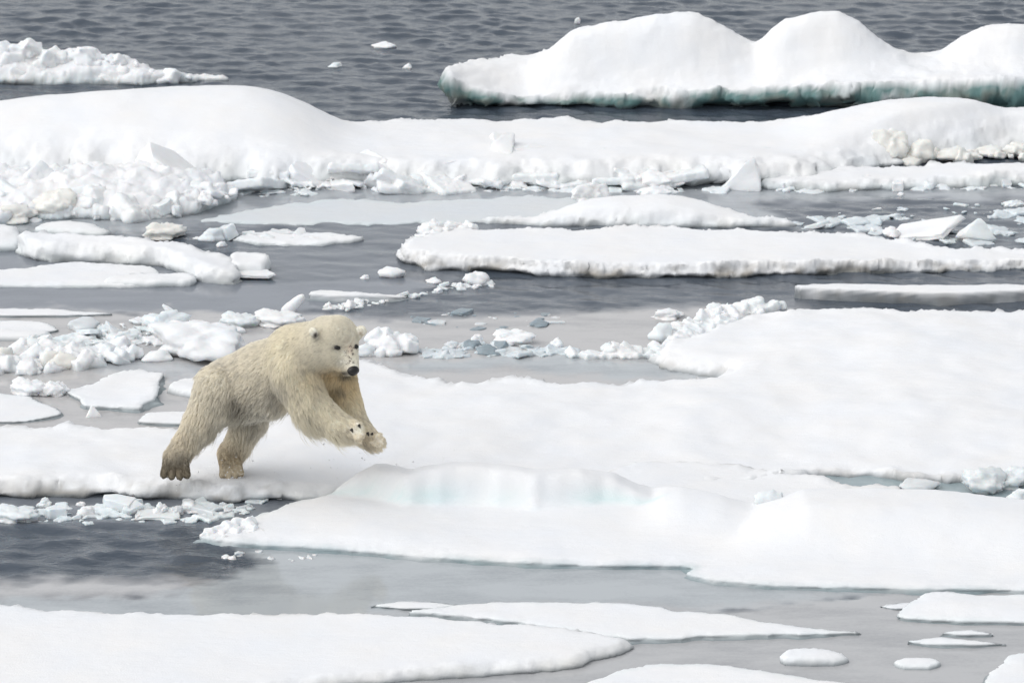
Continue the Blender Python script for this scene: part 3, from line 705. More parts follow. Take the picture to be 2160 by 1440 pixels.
rubble('rubble_crust', None, [(-150, 372), (60, 392), (150, 352), (250, 380), (420, 388), (505, 405), (440, 440), (300, 462), (60, 470), (-150, 470)], 170, (16, 100), F_BANK, flat=.4, z0=0, z1=.32, kind='stuff')
rubble('rubble_crust', None, [(480, 348), (830, 350), (1280, 352), (1440, 356), (1440, 385), (1250, 392), (850, 392), (500, 404)], 80, (26, 150), F_LONG, flat=.16, z0=0, z1=.17, kind='stuff', tilt=.22)
rubble('rubble_crust', None, [(1780, 336), (1850, 322), (2000, 322), (2250, 308), (2250, 330), (2000, 342), (1800, 352)], 90, (12, 44), F_LONG, z0=0, z1=.10, kind='stuff', tone=(.78, .765, .72), blue=.1)
rubble('rubble_crust', None, [(-150, 104), (60, 92), (70, 112), (200, 108), (290, 135), (330, 158), (470, 166), (330, 172), (-150, 175)], 170, (12, 50), F_FARL, z0=0, z1=.46, kind='stuff', blue=.15)
rubble('rubble_crust', None, [(1190, 748), (1370, 738), (1400, 708), (1500, 662), (1600, 643), (1660, 645), (1560, 672), (1440, 724), (1390, 754), (1250, 758)], 200, (10, 50), F_FIELD, flat=.6, merge=.05, z0=0, z1=.15, kind='stuff', h=.015)
rubble('rubble_crust', None, [(875, 505), (905, 478), (980, 476), (1010, 482), (930, 492), (890, 512)], 44, (10, 34), F_WIDE, z0=.10, z1=.16, kind='stuff', h=.015)
rubble('rubble_crust', None, [(420, 1128), (470, 1104), (540, 1098), (565, 1130), (520, 1148), (450, 1146)], 60, (10, 36), F_NEAR, z0=.0, z1=.12, kind='stuff', h=.014, blue=.6)
rubble('rubble_ridge', 'crumbly white rubble ridge running in from the left edge behind the bear', [(-150, 745), (60, 738), (170, 738), (290, 722), (300, 746), (200, 772), (60, 790), (-150, 790)], 190, (12, 70), flat=.5, z0=0, z1=.07, h=.016, cat='ice rubble')
rubble('rubble_block', 'white crumbly block right of the bear\'s head', [(770, 735), (790, 705), (870, 712), (872, 732), (800, 748), (765, 752)], 60, (12, 46), z0=0, z1=.16, h=.015, cat='ice block')
rubble('slush_patch', 'flat bluish slush patch left of the largest mound behind the bear', [(150, 705), (300, 672), (520, 690), (480, 712), (300, 732), (60, 745), (20, 732), (130, 712)], 150, (12, 60), flat=.22, z0=0, z1=.02, h=.015, blue=.9, cat='slush', kind='stuff', tilt=.15)
rubble('slush_row', 'grey slush row on the calm water between the bear and the large field', [(880, 742), (1000, 722), (1210, 738), (1205, 748), (1000, 752), (890, 753)], 120, (10, 50), flat=.2, h=.014, tone=(.62, .66, .69), blue=.5, cat='slush', kind='stuff', tilt=.12)
rubble('brash_ice', 'broken glassy brash filling the dark lead below the bear', [(-150, 1072), (200, 1062), (480, 1058), (600, 1050), (520, 1085), (440, 1100), (150, 1104), (-150, 1108)], 170, (10, 50), flat=.22, h=.015, tone=(.76, .80, .82), blue=.7, cat='slush', kind='stuff', tilt=.15)
rubble('brash_ice', 'grey brash and slush around the wedge block at right', [(1640, 462), (1860, 440), (2200, 425), (2200, 518), (1900, 508), (1700, 488)], 120, (10, 64), flat=.18, h=.018, tone=(.66, .70, .73), blue=.5, cat='slush', kind='stuff', tilt=.1)
rubble('brash_ice', 'thin line of white brash between the narrow slab and the wide floe', [(650, 652), (860, 625), (1030, 588), (1040, 600), (900, 622), (740, 655)], 90, (7, 26), flat=.3, h=.013, cat='slush', kind='stuff', tilt=.2)
rubble('brash_ice', 'slush along the foot of the long floe and the brown-edged floe', [(480, 398), (860, 394), (1280, 392), (1700, 396), (2200, 388), (2200, 398), (1700, 405), (1200, 404), (860, 406), (500, 416)], 170, (10, 50), flat=.2, h=.02, tone=(.80, .82, .83), blue=.5, cat='slush', kind='stuff', tilt=.1)

# singled-out pieces
K = chunk
K('slab', 1105, 345, 170, 26, 'pale slab standing tilted on the long floe, lying in the snow', 'white', z=.06, tilt=(.2, .3), dep=.6, var=0, name='ice_slab', cat='ice slab')
K('slab', 1175, 372, 210, 26, 'long flat plate sliding off the front of the long floe beside the tilted slab', 'white', z=.05, tilt=(.15, .22), dep=.5, var=1, name='ice_slab', cat='ice slab')
K('slab', 1250, 384, 110, 18, 'grey-edged plate at the end of the long sliding plate', 'pale', tilt=(.1, .1), var=2, name='ice_slab', cat='ice slab')
K('biglump', 1388, 400, 128, 38, 'rounded white boulder of ice in front of the long floe', 'white', var=0, name='ice_boulder')
K('shard', 1570, 402, 96, 70, 'white pyramid-shaped block standing on the water', 'white', rz=.2, var=1, name='ice_pyramid', dep=.8)
K('biglump', 1650, 352, 150, 36, 'pale lumpy cluster on the long floe behind the pyramid block', 'pale', z=.05, var=1, name='ice_boulder')
K('biglump', 1880, 338, 90, 66, 'tallest knobbly block on the right end of the long floe', 'cream', z=.05, var=2, name='ice_boulder')
K('lump', 1945, 338, 70, 44, 'squarish cream block beside the tallest knobbly block', 'cream', z=.05, var=3, name='ice_boulder')
K('lump', 2010, 336, 80, 26, 'low cream lump right of the squarish block on the long floe', 'cream', z=.05, var=4, name='ice_boulder')
K('lump', 2090, 330, 80, 22, 'low cream lump nearest the right edge on the long floe', 'cream', z=.03, var=5, name='ice_boulder')
K('slab', 660, 394, 90, 26, 'upturned plate at the dark gap under the long floe', 'white', tilt=(.3, .5), var=3, name='ice_slab', cat='ice slab')
K('slab', 800, 396, 90, 30, 'tilted plate leaning right, between the dark gap and the long sliding plate', 'white', tilt=(.3, .6), var=4, name='ice_slab', cat='ice slab')
K('slab', 730, 400, 110, 22, 'flat broken plate between two tilted plates under the long floe', 'white', tilt=(.2, -.3), var=5, name='ice_slab', cat='ice slab')
K('slab', 140, 345, 200, 36, 'grey-shadowed slab jutting from the long floe above the rubble bank', 'pale', z=.1, tilt=(.3, .1), var=2, name='ice_slab', cat='ice slab')
K('slab', 350, 402, 160, 60, 'big leaning white slab on top of the rubble bank', 'white', z=.05, tilt=(.5, .5), var=0, name='ice_slab', cat='ice slab')
K('biglump', 185, 402, 130, 60, 'tall white knob on the rubble bank', 'white', z=.1, var=3, name='ice_boulder')
K('biglump', 120, 462, 110, 60, 'cream boulder at the front foot of the rubble bank', 'cream', var=4, name='ice_boulder')
K('biglump', 30, 472, 110, 40, 'cream boulder at the left edge below the rubble bank', 'cream', var=5, name='ice_boulder')
K('biglump', 1248, 430, 90, 42, 'upper pointed loose block lying on the low white floe', 'white', z=.06, var=2, name='ice_block', cat='ice block')
K('biglump', 1388, 418, 90, 24, 'flat loose block on the right of the low white floe', 'white', z=.10, var=0, name='ice_block', cat='ice block')
K('slab', 1955, 500, 180, 34, 'big wedge-shaped tilted block beyond the wide floe, right', 'white', tilt=(.1, -.26), rz=-.1, var=2, mat=RUBBLE, name='ice_wedge', dep=.7)
K('shard', 2085, 512, 95, 50, 'grey pointed block right of the wedge-shaped block', 'pale', var=3, name='ice_wedge')
K('biglump', 345, 506, 100, 36, 'lone cream lump behind the tilted slab', 'cream', var=1, name='ice_boulder')
K('biglump', 905, 498, 50, 30, 'spiky white lump at the back left corner of the wide floe', 'white', z=.1, var=4, name='ice_boulder')
K('biglump', 955, 492, 70, 22, 'low spiky lump on the back edge of the wide floe', 'white', z=.1, var=5, name='ice_boulder')
K('lump', 825, 586, 60, 20, 'small white chunk floating between tilted slab and wide floe', 'white', var=0)
K('lump', 1003, 600, 62, 24, 'white chunk floating just below the wide floe\'s left end', 'white', var=1)
K('lump', 915, 598, 36, 12, 'small flat white chunk left of the chunk below the wide floe', 'white', var=2)
K('lump', 770, 588, 22, 8, 'tiny white chunk beside the small chunk near the tilted slab', 'white', var=3)
K('slab', 540, 592, 80, 12, 'flat chip of ice under the blunt-ended block', 'white', var=1)
K('stick', 596, 660, 26, 58, 'finger-shaped ice stick standing just above the bear\'s back', 'white', tilt=(0, .85), rz=0, dep=.8, var=2, name='ice_finger', mat=RUBBLE)
K('stick', 392, 688, 16, 66, 'thin upright ice splinter sticking out of the rubble left of the bear', 'white', tilt=(0, -.75), rz=0, dep=.8, var=3, name='ice_splinter')
K('biglump', 420, 762, 230, 74, 'largest snowy mound in the rubble just behind the bear\'s back', 'white', var=2, name='snow_mound', dep=.8)
K('biglump', 345, 700, 110, 44, 'pale slushy hump behind the largest mound', 'pale', var=3, name='snow_mound')
K('lump', 330, 762, 70, 24, 'small lump at the left foot of the largest mound', 'white', var=4)
K('biglump', 585, 690, 120, 34, 'white lumpy block under the finger-shaped stick', 'white', var=1, name='ice_boulder')
K('lump', 770, 752, 60, 26, 'grey lump at the foot of the crumbly block by the bear\'s head', 'pale', var=5)
K('lump', 825, 752, 50, 18, 'low lump below the crumbly block by the bear\'s head', 'white', var=0)
K('biglump', 1080, 726, 110, 30, 'white hump in the slush row between the bear and the large field', 'white', var=3)
K('lump', 1175, 734, 30, 22, 'small round knob right of the white hump in the slush row', 'white', var=2)
K('lump', 1005, 726, 30, 20, 'small knob left of the white hump in the slush row', 'white', var=1)
K('biglump', 1410, 674, 76, 20, 'single white lump afloat off the tip of the large field', 'white', var=5)
K('biglump', 60, 836, 90, 38, 'left peak of the twin-peaked block at left', 'white', var=1, name='ice_boulder')
K('biglump', 112, 836, 70, 32, 'right peak of the twin-peaked block at left', 'white', var=0, name='ice_boulder')
K('shard', 196, 880, 36, 24, 'tiny peaked chip in the calm water below the leaf-shaped floe', 'white', var=4)
K('biglump', 1628, 1092, 96, 58, 'fluted pale blue block on the crest of the near floe', 'pale', var=5, z=.08, name='ice_boulder', mat=RUBBLE)
K('biglump', 2078, 1040, 110, 52, 'clear grey ice plate leaning in the teal pool', 'pale', tilt=(.2, .25), var=4, mat=CLEAR, name='ice_plate', cat='ice slab')
K('biglump', 2135, 1030, 100, 46, 'clear ice plate at the right edge behind the leaning plate', 'pale', tilt=(.2, -.3), var=1, mat=CLEAR, name='ice_plate', cat='ice slab')
K('lump', 2155, 1058, 60, 26, 'pale lump at the right edge in front of the leaning plates', 'pale', var=3)
K('lump', 1940, 1036, 90, 20, 'low grey slush lump in the teal pool left of the leaning plates', 'grey', var=0)
K('slab', 255, 1080, 78, 28, 'largest glassy block floating under the bear\'s hind feet', 'pale', tilt=(.2, 0), var=0, name='ice_block', cat='ice block')
K('lump', 180, 1090, 44, 20, 'small white block left of the largest glassy block', 'white', var=1)
K('slab', 126, 1090, 46, 20, 'small squarish glassy block between white blocks in the dark lead', 'pale', var=3)
K('biglump', 30, 1102, 110, 34, 'glassy lumpy mass at the left edge of the dark lead', 'pale', var=1)
K('slab', 330, 1092, 120, 16, 'low wide glassy plate right of the largest glassy block', 'pale', var=2)
K('slab', 430, 1082, 100, 14, 'flat glassy plate in the lead nearest the near floe', 'grey', var=5)
K('lump', 810, 102, 54, 12, 'small far white chunk in the open water between the two far floes', 'white', var=2)
K('lump', 708, 142, 34, 9, 'tiny far chunk in the open water, left one of two', 'pale', var=3)
K('lump', 860, 144, 20, 10, 'tiny far chunk in the open water, right one of two', 'white', var=4)
K('lump', 1218, 50, 14, 12, 'tiny farthest white chip at the top behind the first snow hump', 'white', var=1)

def nth(i):
    return '%d%s' % (i, 'th' if 10 <= i % 100 <= 20 else {1: 'st', 2: 'nd', 3: 'rd'}.get(i % 10, 'th'))
def scatter(poly, n, wr, hr, label, group, kinds=('lump', 'lump', 'biglump', 'slab', 'slab'), tones=('white', 'pale', 'white', 'white'), z0=0.0, z1=0.0, cat='ice chunk', name='ice_chunk', lean=.35):
    A = np.array(poly, float); us, ue = A[:, 0].min(), A[:, 0].max(); vs0, ve = A[:, 1].min(), A[:, 1].max(); got = []
    while len(got) < n:
        q = np.stack([rng.uniform(us, ue, 200), rng.uniform(vs0, ve, 200)], 1)
        B = np.concatenate([A, np.zeros((len(A), 1))], 1)
        d, _, _ = poly_sdf(q, B); got += [tuple(x) for x in q[d > 0]]
    words = {'lump': 'lumpy', 'biglump': 'knobbly', 'slab': 'flat', 'shard': 'pointed', 'block': 'blocky'}
    for i, (u, v) in enumerate(sorted(got[:n])):
        w = wr[0] * (wr[1] / wr[0]) ** (rng.random() ** 1.6); h = w * rng.uniform(*hr)
        z = z0 + (z1 - z0) * (ve - v) / max(ve - vs0, 1)
        kd = random.choice(kinds)
        tn = random.choice(tones)
        K(kd, u, v, w, h, '%s %s %s, %s from left' % (tn, words[kd], label, nth(i + 1)), tn, z=z, name=name, tilt=(random.uniform(-lean, lean), random.uniform(-lean, lean)) if kd == 'slab' else (0, 0),
          rz=random.uniform(0, 6.28), group=group, cat=cat, sink=.015 + .1 * h / 200)

scatter([(0, 372), (250, 385), (420, 390), (505, 408), (440, 440), (300, 462), (120, 470), (0, 468)], 24, (24, 64), (.3, .55),
        'chunk on the far left rubble bank', 'chunks on the rubble bank', z0=.0, z1=.28)
scatter([(480, 385), (860, 388), (1280, 385), (1280, 398), (860, 402), (500, 412)], 30, (14, 70), (.3, .6),
        'chunk in the row along the foot of the long floe', 'chunks along the foot of the long floe')
scatter([(560, 330), (830, 340), (1280, 345), (1440, 350), (1440, 372), (1000, 380), (700, 378), (560, 370)], 20, (40, 130), (.22, .4),
        'plate on the broken front of the long floe', 'plates on the broken front of the long floe', kinds=('slab', 'slab', 'slab', 'biglump'), z0=.02, z1=.18, cat='ice slab', name='ice_slab')
scatter([(1620, 392), (2160, 386), (2160, 410), (1900, 415), (1640, 408)], 16, (14, 60), (.25, .5),
        'chunk in the slush below the brown-edged floe', 'chunks below the brown-edged floe', tones=('white', 'pale', 'grey'))
scatter([(1660, 455), (1860, 440), (2160, 430), (2160, 520), (1900, 505), (1700, 485)], 12, (18, 60), (.12, .3),
        'slush chunk round the wedge block', 'slush chunks round the wedge block', tones=('grey', 'pale', 'grey', 'white'))
scatter([(400, 505), (640, 495), (760, 505), (720, 520), (450, 520)], 18, (14, 70), (.2, .45),
        'chunk round the thin sheet behind the tilted slab', 'chunks round the thin snowy sheet', tones=('grey', 'pale', 'white'))
scatter([(0, 742), (150, 735), (270, 725), (290, 750), (200, 775), (60, 790), (0, 785)], 18, (30, 80), (.4, .65),
        'chunk in the rubble ridge at left behind the bear', 'chunks in the left rubble ridge', kinds=('lump', 'lump', 'biglump'), tones=('white', 'cream', 'white', 'pale'), z0=0, z1=.05)
scatter([(170, 690), (300, 668), (520, 690), (480, 710), (300, 730), (120, 745), (20, 730), (130, 705)], 22, (26, 100), (.15, .4),
        'slush chunk around the largest mound', 'slush chunks by the largest mound', tones=('pale', 'grey', 'pale', 'white'))
scatter([(0, 1068), (200, 1062), (480, 1060), (560, 1062), (440, 1098), (150, 1100)], 20, (18, 60), (.25, .5),
        'glassy chunk in the dark lead below the bear', 'glassy chunks in the dark lead', tones=('pale', 'grey', 'white'))
scatter([(640, 650), (860, 625), (1030, 585), (1040, 605), (900, 622), (740, 655)], 20, (10, 36), (.25, .5),
        'chip in the brash line below the wide floe', 'brash line below the wide floe', tones=('white', 'pale'))
scatter([(900, 735), (1000, 722), (1200, 735), (1200, 748), (1000, 752), (890, 752)], 14, (20, 80), (.12, .3),
        'chunk in the slush row right of the bear', 'slush row right of the bear', tones=('grey', 'pale', 'dark', 'grey'))
scatter([(1190, 745), (1370, 735), (1400, 705), (1500, 660), (1600, 640), (1660, 642), (1560, 665), (1440, 715), (1390, 750), (1250, 757)], 16, (24, 60), (.4, .65),
        'snow lump on the rim of the large field', 'lumps on the rim of the large field', kinds=('lump', 'lump', 'biglump'), tones=('white', 'white', 'pale'), z0=0, z1=.14, name='snow_lump', cat='snow lump')
scatter([(860, 665), (1160, 655), (1300, 662), (1250, 672), (1120, 700), (900, 695)], 34, (10, 60), (.06, .14),
        'flake on the calm water right of the bear', 'dark flakes on the calm water', kinds=('slab', 'block', 'lump'), tones=('dark', 'dark', 'grey'), name='ice_flake', cat='ice flake', lean=.03)
scatter([(420, 1176), (560, 1160), (680, 1172), (620, 1190), (480, 1190)], 10, (10, 36), (.2, .4),
        'chip off the tip of the near floe', 'chips off the near floe', tones=('pale', 'white', 'grey'))

# ------------------------------------------------------------------ the polar bear
V0 = 1062.0
Z0 = float((0 - CAM_H) / ray(480, V0)[2])
BPX = FPX / Z0
def bp(u, v, w):
    d = ray(u, v); w = w * CT - math.tan(PITCH) * (V0 - v) / BPX * CT
    return np.array([0, 0, CAM_H]) + d * (Z0 + w)

PR = []
def limb(a, b, ln, col, out=.42, flow=None):
    PR.append(dict(a=bp(*a[:3]), b=bp(*b[:3]), ra=a[3] / BPX, rb=b[3] / BPX, len=ln, col=np.array(col), out=out, flow=flow))
CREAM = (.97, .925, .805); HEADC = (.97, .935, .84); FLANK = (.96, .92, .825); GREYF = (.91, .88, .81); TAN = (.92, .865, .75); YEL = (.92, .81, .60); BRN = (.58, .50, .37); DRK = (.20, .165, .115)
limb((632, 766, -.06, 68), (560, 794, .12, 68), .055, FLANK)
limb((560, 794, .12, 68), (486, 820, .33, 62), .055, FLANK)
limb((606, 802, -.02, 42), (520, 832, .26, 42), .050, GREYF)
limb((690, 772, -.18, 40), (645, 805, -.1, 50), .055, YEL)
limb((676, 728, -.30, 50), (628, 752, -.1, 66), .045, CREAM)
limb((711, 709, -.44, 42), (692, 712, -.38, 44), .028, HEADC, .2)
limb((704, 740, -.46, 33), (672, 738, -.36, 38), .028, HEADC, .15)
limb((741, 774, -.61, 16), (729, 738, -.50, 26), .011, HEADC, .12)
limb((731, 781, -.575, 9.5), (712, 756, -.48, 22), .011, HEADC, .1)
limb((626, 788, -.30, 49), (654, 852, -.42, 34), .055, CREAM, .35)           # near foreleg
limb((654, 852, -.42, 34), (714, 897, -.55, 23), .055, CREAM, .35)
limb((714, 897, -.55, 23), (748, 906, -.60, 19), .035, CREAM, .25)
limb((708, 788, -.10, 38), (727, 850, -.15, 29), .050, YEL)              # far foreleg
limb((727, 850, -.15, 29), (757, 903, -.30, 20), .050, CREAM)
limb((757, 903, -.30, 20), (788, 929, -.38, 17), .038, TAN, .25)
limb((464, 824, .12, 53), (423, 888, .05, 28), .064, FLANK, .38)          # near hind leg
limb((423, 888, .05, 28), (390, 934, .10, 19), .064, TAN, .38)
limb((391, 934, .10, 20), (371, 966, .04, 25), .045, TAN, .3)
limb((534, 832, .48, 46), (530, 880, .44, 29), .064, GREYF, .38)          # far hind leg
limb((526, 880, .44, 31), (503, 930, .50, 21), .062, TAN, .38)
limb((503, 930, .50, 21), (486, 956, .50, 21), .045, TAN, .3)
limb((486, 956, .50, 21), (484, 974, .42, 20), .040, BRN, .3)
for du in (-25, -9, 8, 23):
    limb((371 + du * .7, 974, -.02, 10), (371 + du * 1.0, 1006 - abs(du) * .25, -.05, 8.0), .014, DRK, .1)
for du in (-14, -2, 11, 22):
    limb((484 + du * .7, 976, .36, 9), (484 + du * 1.1, 1007 - abs(du) * .4, .32, 6.6), .012, BRN, .1)
for du, dv in ((6, -10), (13, -2), (14, 7), (8, 15)):
    limb((746, 907, -.62, 11), (748 + du, 907 + dv, -.68, 7.5), .018, TAN, .1)
for du, dv in ((12, -8), (18, -1), (20, 6), (12, 12)):
    limb((786, 928, -.40, 10), (787 + du, 928 + dv, -.46, 7.0), .028, TAN, .1)
limb((668, 712, -.52, 9), (661, 699, -.58, 8.8), .012, HEADC, .1)         # ears
limb((755, 705, -.42, 8), (763, 697, -.46, 9.5), .010, HEADC, .1)
limb((434, 802, .42, 12), (420, 822, .44, 10), .04, FLANK)               # tail
NA = np.stack([p['a'] for p in PR]).astype(np.float32); NB = np.stack([p['b'] for p in PR]).astype(np.float32)
RA = np.array([p['ra'] for p in PR], np.float32); RB = np.array([p['rb'] for p in PR], np.float32)
def prim_d(P, i):
    ab = NB[i] - NA[i]; t = np.clip(((P - NA[i]) @ ab) / (ab @ ab), 0, 1)
    q = P - (NA[i] + t[..., None] * ab)
    return np.sqrt((q * q).sum(-1)) - (RA[i] + t * (RB[i] - RA[i]))
KS = 0.020
TOE = [p['ra'] * BPX < 12 and p['len'] in (.018, .014, .012, .028) and p['out'] == .1 for p in PR]
def bear_sdf(P):
    P = P.astype(np.float32); acc = np.zeros(P.shape[:-1], np.float32); xa, xb = P[..., 0].min(), P[..., 0].max(); tmin = np.full(P.shape[:-1], 9.0, np.float32)
    for i in range(len(PR)):
        rm = max(RA[i], RB[i]) + .2
        if xb < min(NA[i, 0], NB[i, 0]) - rm or xa > max(NA[i, 0], NB[i, 0]) + rm: continue
        if TOE[i]: tmin = np.minimum(tmin, prim_d(P, i)); continue
        acc += np.exp(-np.clip(prim_d(P, i), -.5, 2) / KS)
    bd = -KS * np.log(np.maximum(acc, 1e-30)); k = .012
    h = np.clip(.5 + .5 * (bd - tmin) / k, 0, 1)
    return bd * (1 - h) + tmin * h - k * h * (1 - h)

lo = np.minimum(NA, NB).min(0) - .36; hi = np.maximum(NA, NB).max(0) + .36
BV, BF = surface_nets(lo.astype(float), hi.astype(float), .015, bear_sdf)
BF = BF[(BF >= 0).all(1)]

def prim_weights(P, soft=.03):
    D = np.stack([prim_d(P.astype(np.float32), i) for i in range(len(PR))], 1)
    W = np.exp(-(D - D.min(1, keepdims=True)) / soft); W /= W.sum(1, keepdims=True)
    return W
def surf_hit(u, v):
    """point of the bear's skin seen at a photo position"""
    d = ray(u, v); s = np.linspace(Z0 - 2.2, Z0 + 1.6, 1600)
    P = np.array([0, 0, CAM_H]) + d[None] * s[:, None]
    f = bear_sdf(P); k = np.where(f < 0)[0]
    return P[k[0]] if len(k) else bp(u, v, 0)

EYES = [surf_hit(712, 733), surf_hit(751, 731)]
NOSE = bp(745, 782, -.665)
COLS = np.stack([p['col'] for p in PR]); LENS_ = np.array([p['len'] for p in PR]) * 1.15; OUTS = np.array([p['out'] for p in PR])
def coat(P):
    W = prim_weights(P, .035); c = W @ COLS
    u, v = proj(P)
    n = fbm(P * 5.0, 3, .6)
    c = c * (1 + .10 * n)[:, None]
    def spot(cu, cv, ru, rv): return np.exp(-((u - cu) / ru) ** 2 - ((v - cv) / rv) ** 2)
    def mixto(c, col, k): return c * (1 - k[:, None]) + np.array(col) * k[:, None]
    c = mixto(c, YEL, .75 * spot(712, 800, 26, 30) * (P[:, 1] < bp(712, 800, .3)[1]))        # stained chest and inner foreleg
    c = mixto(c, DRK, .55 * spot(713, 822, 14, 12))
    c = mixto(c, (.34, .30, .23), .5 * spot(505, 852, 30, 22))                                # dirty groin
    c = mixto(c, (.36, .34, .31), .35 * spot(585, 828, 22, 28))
    c = mixto(c, DRK, .85 * spot(372, 994, 26, 17))                                           # soles
    c = mixto(c, BRN, .55 * spot(484, 990, 26, 22))
    c = mixto(c, YEL, .35 * spot(655, 800, 26, 26))
    c = mixto(c, BRN, .35 * spot(775, 930, 22, 16))
    c = mixto(c, (.66, .65, .60), .75 * spot(722, 766, 16, 15))                                # grey muzzle
    c = mixto(c, (.72, .56, .47), .35 * spot(738, 735, 9, 16))
    c = mixto(c, (.12, .11, .105), .95 * spot(724, 788, 12, 4.5))                                  # lips
    c = mixto(c, (.10, .085, .07), .8 * spot(712, 733, 8, 4.5)); c = mixto(c, (.10, .085, .07), .7 * spot(751, 731, 4, 4.5))
    c = mixto(c, (.06, .05, .045), .95 * spot(666, 707, 4.2, 5))                               # ear opening
    c = mixto(c, (.45, .36, .27), .6 * spot(760, 703, 4, 5))
    c = mixto(c, (.66, .52, .30), .6 * spot(692, 786, 26, 9))  # yellowish fur under the jaw, with the jaw's shading painted in
    mx = c.max(1, keepdims=True); c = c * np.minimum(1, .97 / mx)
    return c, W

m = mesh_from('polar_bear', BV, BF)
col, _ = coat(BV); 
def near(P, q, r): return np.exp(-(((P - q) / r) ** 2).sum(1))
ear_n, ear_f = surf_hit(665, 705), surf_hit(763, 700)
for q, r in ((ear_n, .014),): col = col * (1 - near(BV, q, r))[:, None] + np.array([.05, .04, .035]) * near(BV, q, r)[:, None]
lip = surf_hit(727, 786); k = np.clip(near(BV, lip, .035) * 1.2, 0, .8)[:, None]; col = col * (1 - k) + np.array([.16, .15, .14]) * k
set_tint(m, np.clip(col, .02, .9))
def bear_skin():
    mt, t, n, b = new_mat('bear_coat'); l = t.links
    at = n.new('ShaderNodeAttribute'); at.attribute_name = 'tint'
    l.new(at.outputs['Color'], b.inputs['Base Color']); b.inputs['Roughness'].default_value = .8; b.inputs['Specular IOR Level'].default_value = .15
    return mt
COAT = bear_skin()
bear = link('polar_bear', m, COAT)
tag(bear, 'cream polar bear in mid-leap over the dark water lead, forepaws stretched forward', 'polar bear')

# small parts
def dark_mat(name, c, r):
    mt, t, n, b = new_mat(name); b.inputs['Base Color'].default_value = (*c, 1); b.inputs['Roughness'].default_value = r
    nz = noise_node(n, t.links, 160, 2, .5, n.new('ShaderNodeNewGeometry').outputs['Position'])
    bu = n.new('ShaderNodeBump'); bu.inputs['Distance'].default_value = .001; t.links.new(nz.outputs['Fac'], bu.inputs['Height']); t.links.new(bu.outputs[0], b.inputs['Normal'])
    return mt
NOSE_M = dark_mat('bear_nose', (.010, .009, .009), .42); EYE_M = dark_mat('bear_eye', (.008, .006, .005), .12); CLAW_M = dark_mat('bear_claw', (.03, .025, .02), .4)
face = bp(741, 775, -.60) - bp(728, 738, -.50); face /= np.linalg.norm(face)
camdir = np.array([0, 0, CAM_H]) - bp(720, 740, -.5); camdir /= np.linalg.norm(camdir)
bm = bmesh.new(); bmesh.ops.create_icosphere(bm, subdivisions=4, radius=1)
for v in bm.verts:                                      # leathery nose pad with two nostrils
    x, y, z = v.co
    v.co.x *= 1 - .18 * max(0, -z)
    for s in (-1, 1):
        dd = ((x - s * .5) / .22) ** 2 + ((z + .15) / .26) ** 2
        if y < 0: v.co.y += .35 * math.exp(-dd)
nm = bpy.data.meshes.new('nose'); bm.to_mesh(nm); bm.free(); nm.polygons.foreach_set('use_smooth', [True] * len(nm.polygons))
nose = link('nose', nm, NOSE_M, bear, NOSE); nose.scale = (.058, .042, .050); nose.rotation_euler = (math.radians(32), 0, math.radians(28))
for e, sc in zip(EYES, (1.0, .8)):
    bm = bmesh.new(); bmesh.ops.create_icosphere(bm, subdivisions=3, radius=1)
    em = bpy.data.meshes.new('eye'); bm.to_mesh(em); bm.free(); em.polygons.foreach_set('use_smooth', [True] * len(em.polygons))
    eo = link('eye', em, EYE_M, bear, e + camdir * .004); eo.scale = (.031 * sc, .019, .021); eo.rotation_euler = (0, math.radians(14), math.radians(20))
def claw(p, d, ln=.045, r=.009):
    d = np.array(d, float); d /= np.linalg.norm(d); R = Vector(d).to_track_quat('Z', 'Y').to_matrix(); V = []; F = []
    for k in range(6):
        t = k / 5; rr = r * (1 - t) ** .7 + .0008
        for j in range(8):
            a = j * math.pi / 4; q = R @ Vector((math.cos(a) * rr, math.sin(a) * rr, ln * t)); V.append((q.x, q.y, q.z - .35 * ln * t * t))
    for k in range(5):
        for j in range(8): F.append([k * 8 + j, k * 8 + (j + 1) % 8, k * 8 + 8 + (j + 1) % 8, k * 8 + 8 + j])
    cm = mesh_from('claw', np.array(V), np.array(F)); link('claw', cm, CLAW_M, bear, p)

for (u, v) in ((757, 896), (741, 905), (775, 913), (784, 914)):      # forepaw claws
    claw(surf_hit(u, v) + camdir * .004, np.array([.5, -.6, -.55]), .03, .015)
